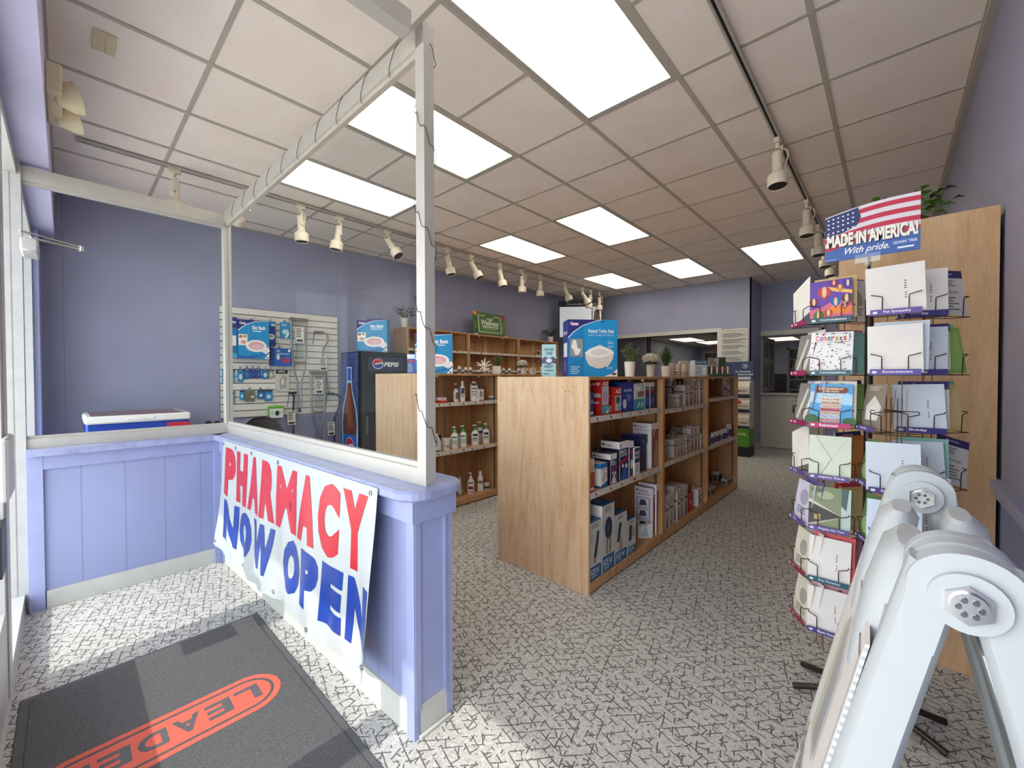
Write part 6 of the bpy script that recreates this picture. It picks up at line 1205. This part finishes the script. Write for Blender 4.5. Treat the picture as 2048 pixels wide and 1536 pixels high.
    if k == 'cream': return '#DDD6C4', [('e', .5, .55, .22, .2, '#A8A498'), ('l', .2, .8, .1, .3, 3, '#8A8678')]
    if k == 'grey': return '#8A8680', [('p', [(.1, .1), (.5, .9), (.6, .85), (.25, .1)], '#D8D4CC'), ('p', [(.5, .1), (.8, .8), (.9, .7), (.7, .1)], '#E4E0DA')]
    if k == 'red': return '#CBD8EA', [('r', .3, .55, .9, .9, '#C8242C'), ('t', '80', .4, .8, .62, .82, '#F0D0D0', .02)]
    if k == 'redtop': return '#D84A50', [('e', .2, .9, .06, .04, '#F0D8D8')]
    return '#E0DCD4', []
LOOK = {'env': 'white envelope', 'envblue': 'bluish white envelope', 'envplain': 'plain cream envelope', 'balloons': 'purple hot air balloon card', 'congrats': 'white dotted Congrats card', 'retire': 'sky blue Retirement This Way card', 'greenenv': 'pale green envelope with pointed flap', 'path': 'card with a path through trees', 'butterfly': 'brown white-moth card', 'garden': 'leafy garden photo card', 'notice': 'grey printed stock notice', 'green': 'lime green card', 'teal': 'soft teal card', 'orange': 'orange card', 'yellow': 'pale yellow card', 'pink': 'pink card', 'purple': 'purple card', 'lav': 'lavender sketched card', 'cream': 'cream sketched card', 'grey': 'grey striped card', 'red': 'light blue card with a red square', 'redtop': 'coral red card'}
TIER = ['top', 'second', 'third', 'fourth', 'fifth', 'sixth', 'lowest']
CARDS = {'left front column': ['balloons', 'congrats', 'retire', 'greenenv', 'path', 'env', 'env'], 'left outer side': [('envplain', 'tilt'), ('grey', ''), ('grey', ''), ('envplain', 'tilt'), ('lav', ''), ('cream', ''), ('cream', '')],
         'inner left column': ['cream', 'teal', 'green', 'orange', 'yellow', 'pink', 'grey'], 'right front column': [('env', 'wide'), 'envplain', None, 'envblue', 'red'], 'inner right column': ['butterfly', 'garden', 'garden', 'red'],
         'second right column': ['env', 'envblue', ('envblue', 'wide'), ('envblue', 'wide'), 'env'], 'right outer side': ['notice', 'green', 'yellow', ('notice', 'tilt2'), 'notice']}
BEHIND = {('left front column', 0): 'yellow', ('left front column', 2): 'envplain', ('left front column', 5): 'redtop', ('left front column', 6): 'pink', ('inner left column', 0): 'purple', ('inner left column', 1): 'pink', ('inner left column', 2): 'notice', ('inner left column', 3): 'notice', ('inner left column', 4): 'redtop',
          ('right outer side', 1): 'teal', ('right outer side', 2): 'teal', ('second right column', 1): 'notice', ('second right column', 2): 'notice', ('left outer side', 4): 'purple', ('left outer side', 5): 'envplain', ('left outer side', 6): 'envplain', ('right front column', 1): 'envblue', ('second right column', 3): 'teal', ('left outer side', 1): 'envplain', ('left outer side', 2): 'lav'}
for cn, (cx, cy, ang, tiers) in COLS.items():
    for j, k in enumerate(tiers):
        z = ZT_[k]; M0 = Matrix.Translation((cx, cy, z)) @ Matrix.Rotation(ang, 4, 'Z')
        q = K(); q.M = q.M @ M0; w_ = .062
        q.tube([(-w_, .035, 0), (w_, .035, 0), (w_, -.022, -.002), (-w_, -.022, -.002)], .0016, M_WIRE, 6, True)
        for s_ in (-1, 1):
            q.tube([(s_ * w_, .06, .075), (s_ * w_, -.012, .072), (s_ * (w_ - .002), -.02, .070), (s_ * .034, -.024, .062), (s_ * .033, -.024, .055), (s_ * .033, -.022, -.002)], .0017, M_WIRE, 6)
            q.tube([(s_ * .033, .035, 0), (s_ * .033, .05, .15)], .0012, M_WIREL, 5)
            q.tube([(s_ * .02, .062, -.10), (s_ * .02, .062, .12)], .0018, M_WIREL, 6)
        q.tube([(-w_, .06, .075), (w_, .06, .075)], .0016, M_WIRE, 6)
        pk = q.build('card_pocket', rk)
        st = STRIP.get(cn); st = st[j if cn != 'inner right column' else k] if st and (j if cn != 'inner right column' else k) < len(st) else None
        if st:
            q = K(); q.M = q.M @ M0; q.box(-.064, .064, -.0275, -.0265, -.002, .018, P(st[1])); q.decal((-.064, -.0276, -.002), (.128, 0, 0), (0, 0, .02), [('t', st[0], .26, .26 + min(.62, .045 * len(st[0])), .25, .8, '#E4E0EC', .02), ('r', .05, .3, .14, .7, '#DCE4E8')], .0002); q.build('category_strip', pk)
        def put(ck, yoff, extra=''):
            look = LOOK[ck]; body, it = card_art(ck); w2, h2 = (CW, CHh)
            if cn == 'right front column': w2, h2 = .14, .168
            if extra == 'wide': w2 = .15 if cn == 'right front column' else .135
            q = MB(); q.box(-w2 / 2, w2 / 2, -.0015, .0015, 0, h2, P(body)); q.decal((-w2 / 2, -.0015, 0), (w2, 0, 0), (0, 0, h2), it, .00012)
            o = q.build('greeting_card' if 'env' not in ck else 'envelope')
            rot = {'tilt': .38, 'tilt2': -.28, 'wide': .03}.get(extra, random.uniform(-.03, .03))
            o.matrix_world = M0 @ Matrix.Translation((0, yoff, .004 + abs(math.sin(rot)) * w2 / 2)) @ Matrix.Rotation(math.radians(-9), 4, 'X') @ Matrix.Rotation(-rot, 4, 'Y')
            return o, look
        cc = CARDS[cn][j]
        if cc:
            ck, ex = cc if isinstance(cc, tuple) else (cc, '')
            o, look = put(ck, -.012, ex); tag(o, f'{look} in the {TIER[k]} tier, {cn}', 'envelope' if 'env' in ck else 'card', 'cards and envelopes in the spinner rack')
        bh = BEHIND.get((cn, k))
        if bh: o, look = put(bh, .012, ''); o.location.z += .012; o.location = o.location + (M0.to_3x3() @ Vector((.012, 0, 0))); tag(o, f'{look} at the back of the {TIER[k]} tier, {cn}', 'envelope' if 'env' in bh else 'card', 'cards and envelopes in the spinner rack')
# flag topper
r = empty('topper_sign', (-.06, 2.0, 1.74), 0, 'stars and stripes card reading MADE IN AMERICA! With pride on top of the card rack', 'sign')
W_, Hs = .262, .197
def T(x): return .86 + .36 * x - .36 * x * x * .62 if x < .75 else .86 + .36 * .75 - .36 * .5625 * .62 + (x - .75) * -.01
pts = [(0, 0), (1, 0)] + [(x / 10, min(T(x / 10), 1.02)) for x in range(10, -1, -1)]
q = MB(); q.M = Matrix.Translation((-.13, 0, 0))
q.prism([(x * W_, y * Hs) for x, y in pts], -.002, .002, P('#3E62A8'), 'y')
it = []
def sband(y0, y1, c):
    n = 16; up, lo = [], []
    for i in range(n + 1):
        x = i / n; wv = .09 * math.sin(2.6 * x + .3) + .16 * x; a0, a1 = y0 + wv, y1 + wv; t = min(T(x), 1.02) - .002; up.append((x, min(a1, t))); lo.append((x, min(a0, t)))
    for i in range(n):
        if up[i][1] - lo[i][1] > .001 or up[i + 1][1] - lo[i + 1][1] > .001: it.append(('p', [lo[i], lo[i + 1], up[i + 1], up[i]], c))
for k in range(10): sband(.16 + k * .085, .16 + (k + 1) * .085, '#C22C48' if k % 2 == 0 else '#DDD6DC')
it.append(('p', [(0, .46), (.2, .52), (.36, .62), (.40, .76), (.37, .95), (.28, .92), (.12, .88), (0, .84)], '#2B3468'))
rn = random.Random(5)
for i in range(6):
    for j in range(4): it.append(('e', .04 + .055 * i, .56 + .08 * j + .012 * i - (.0 if j else .02), .012, .015, '#E8E8F0'))
it += [('p', [(0, 0), (1, 0), (1, .36), (.8, .26), (.5, .22), (.2, .22), (0, .20)], '#3E62A8'), ('t', 'MADE IN AMERICA!', .035, .985, .25, .50, '#20243A', .05), ('t', 'MADE IN AMERICA!', .025, .98, .262, .51, '#F2EEDC', .045), ('t', 'With pride.', .23, .70, .06, .22, '#F2F0EC', .01, .4), ('t', "LEANIN' TREE", .74, .97, .15, .20, '#E8ECF4', .01), ('r', .78, .06, .94, .09, '#E8ECF4'), ('l', .01, .16, .02, .035, 1, '#C8D0E0')]
q.decal((0, -.002, 0), (W_, 0, 0), (0, 0, Hs), it, .00004); q.build('printed_card', r)
q = MB(); q.box(-.04, .03, -.008, -.005, -.02, .012, M_CLEAR); q.box(-.012, .002, -.006, .02, -.03, -.015, M_CLEAR); q.build('clear_clip', r)
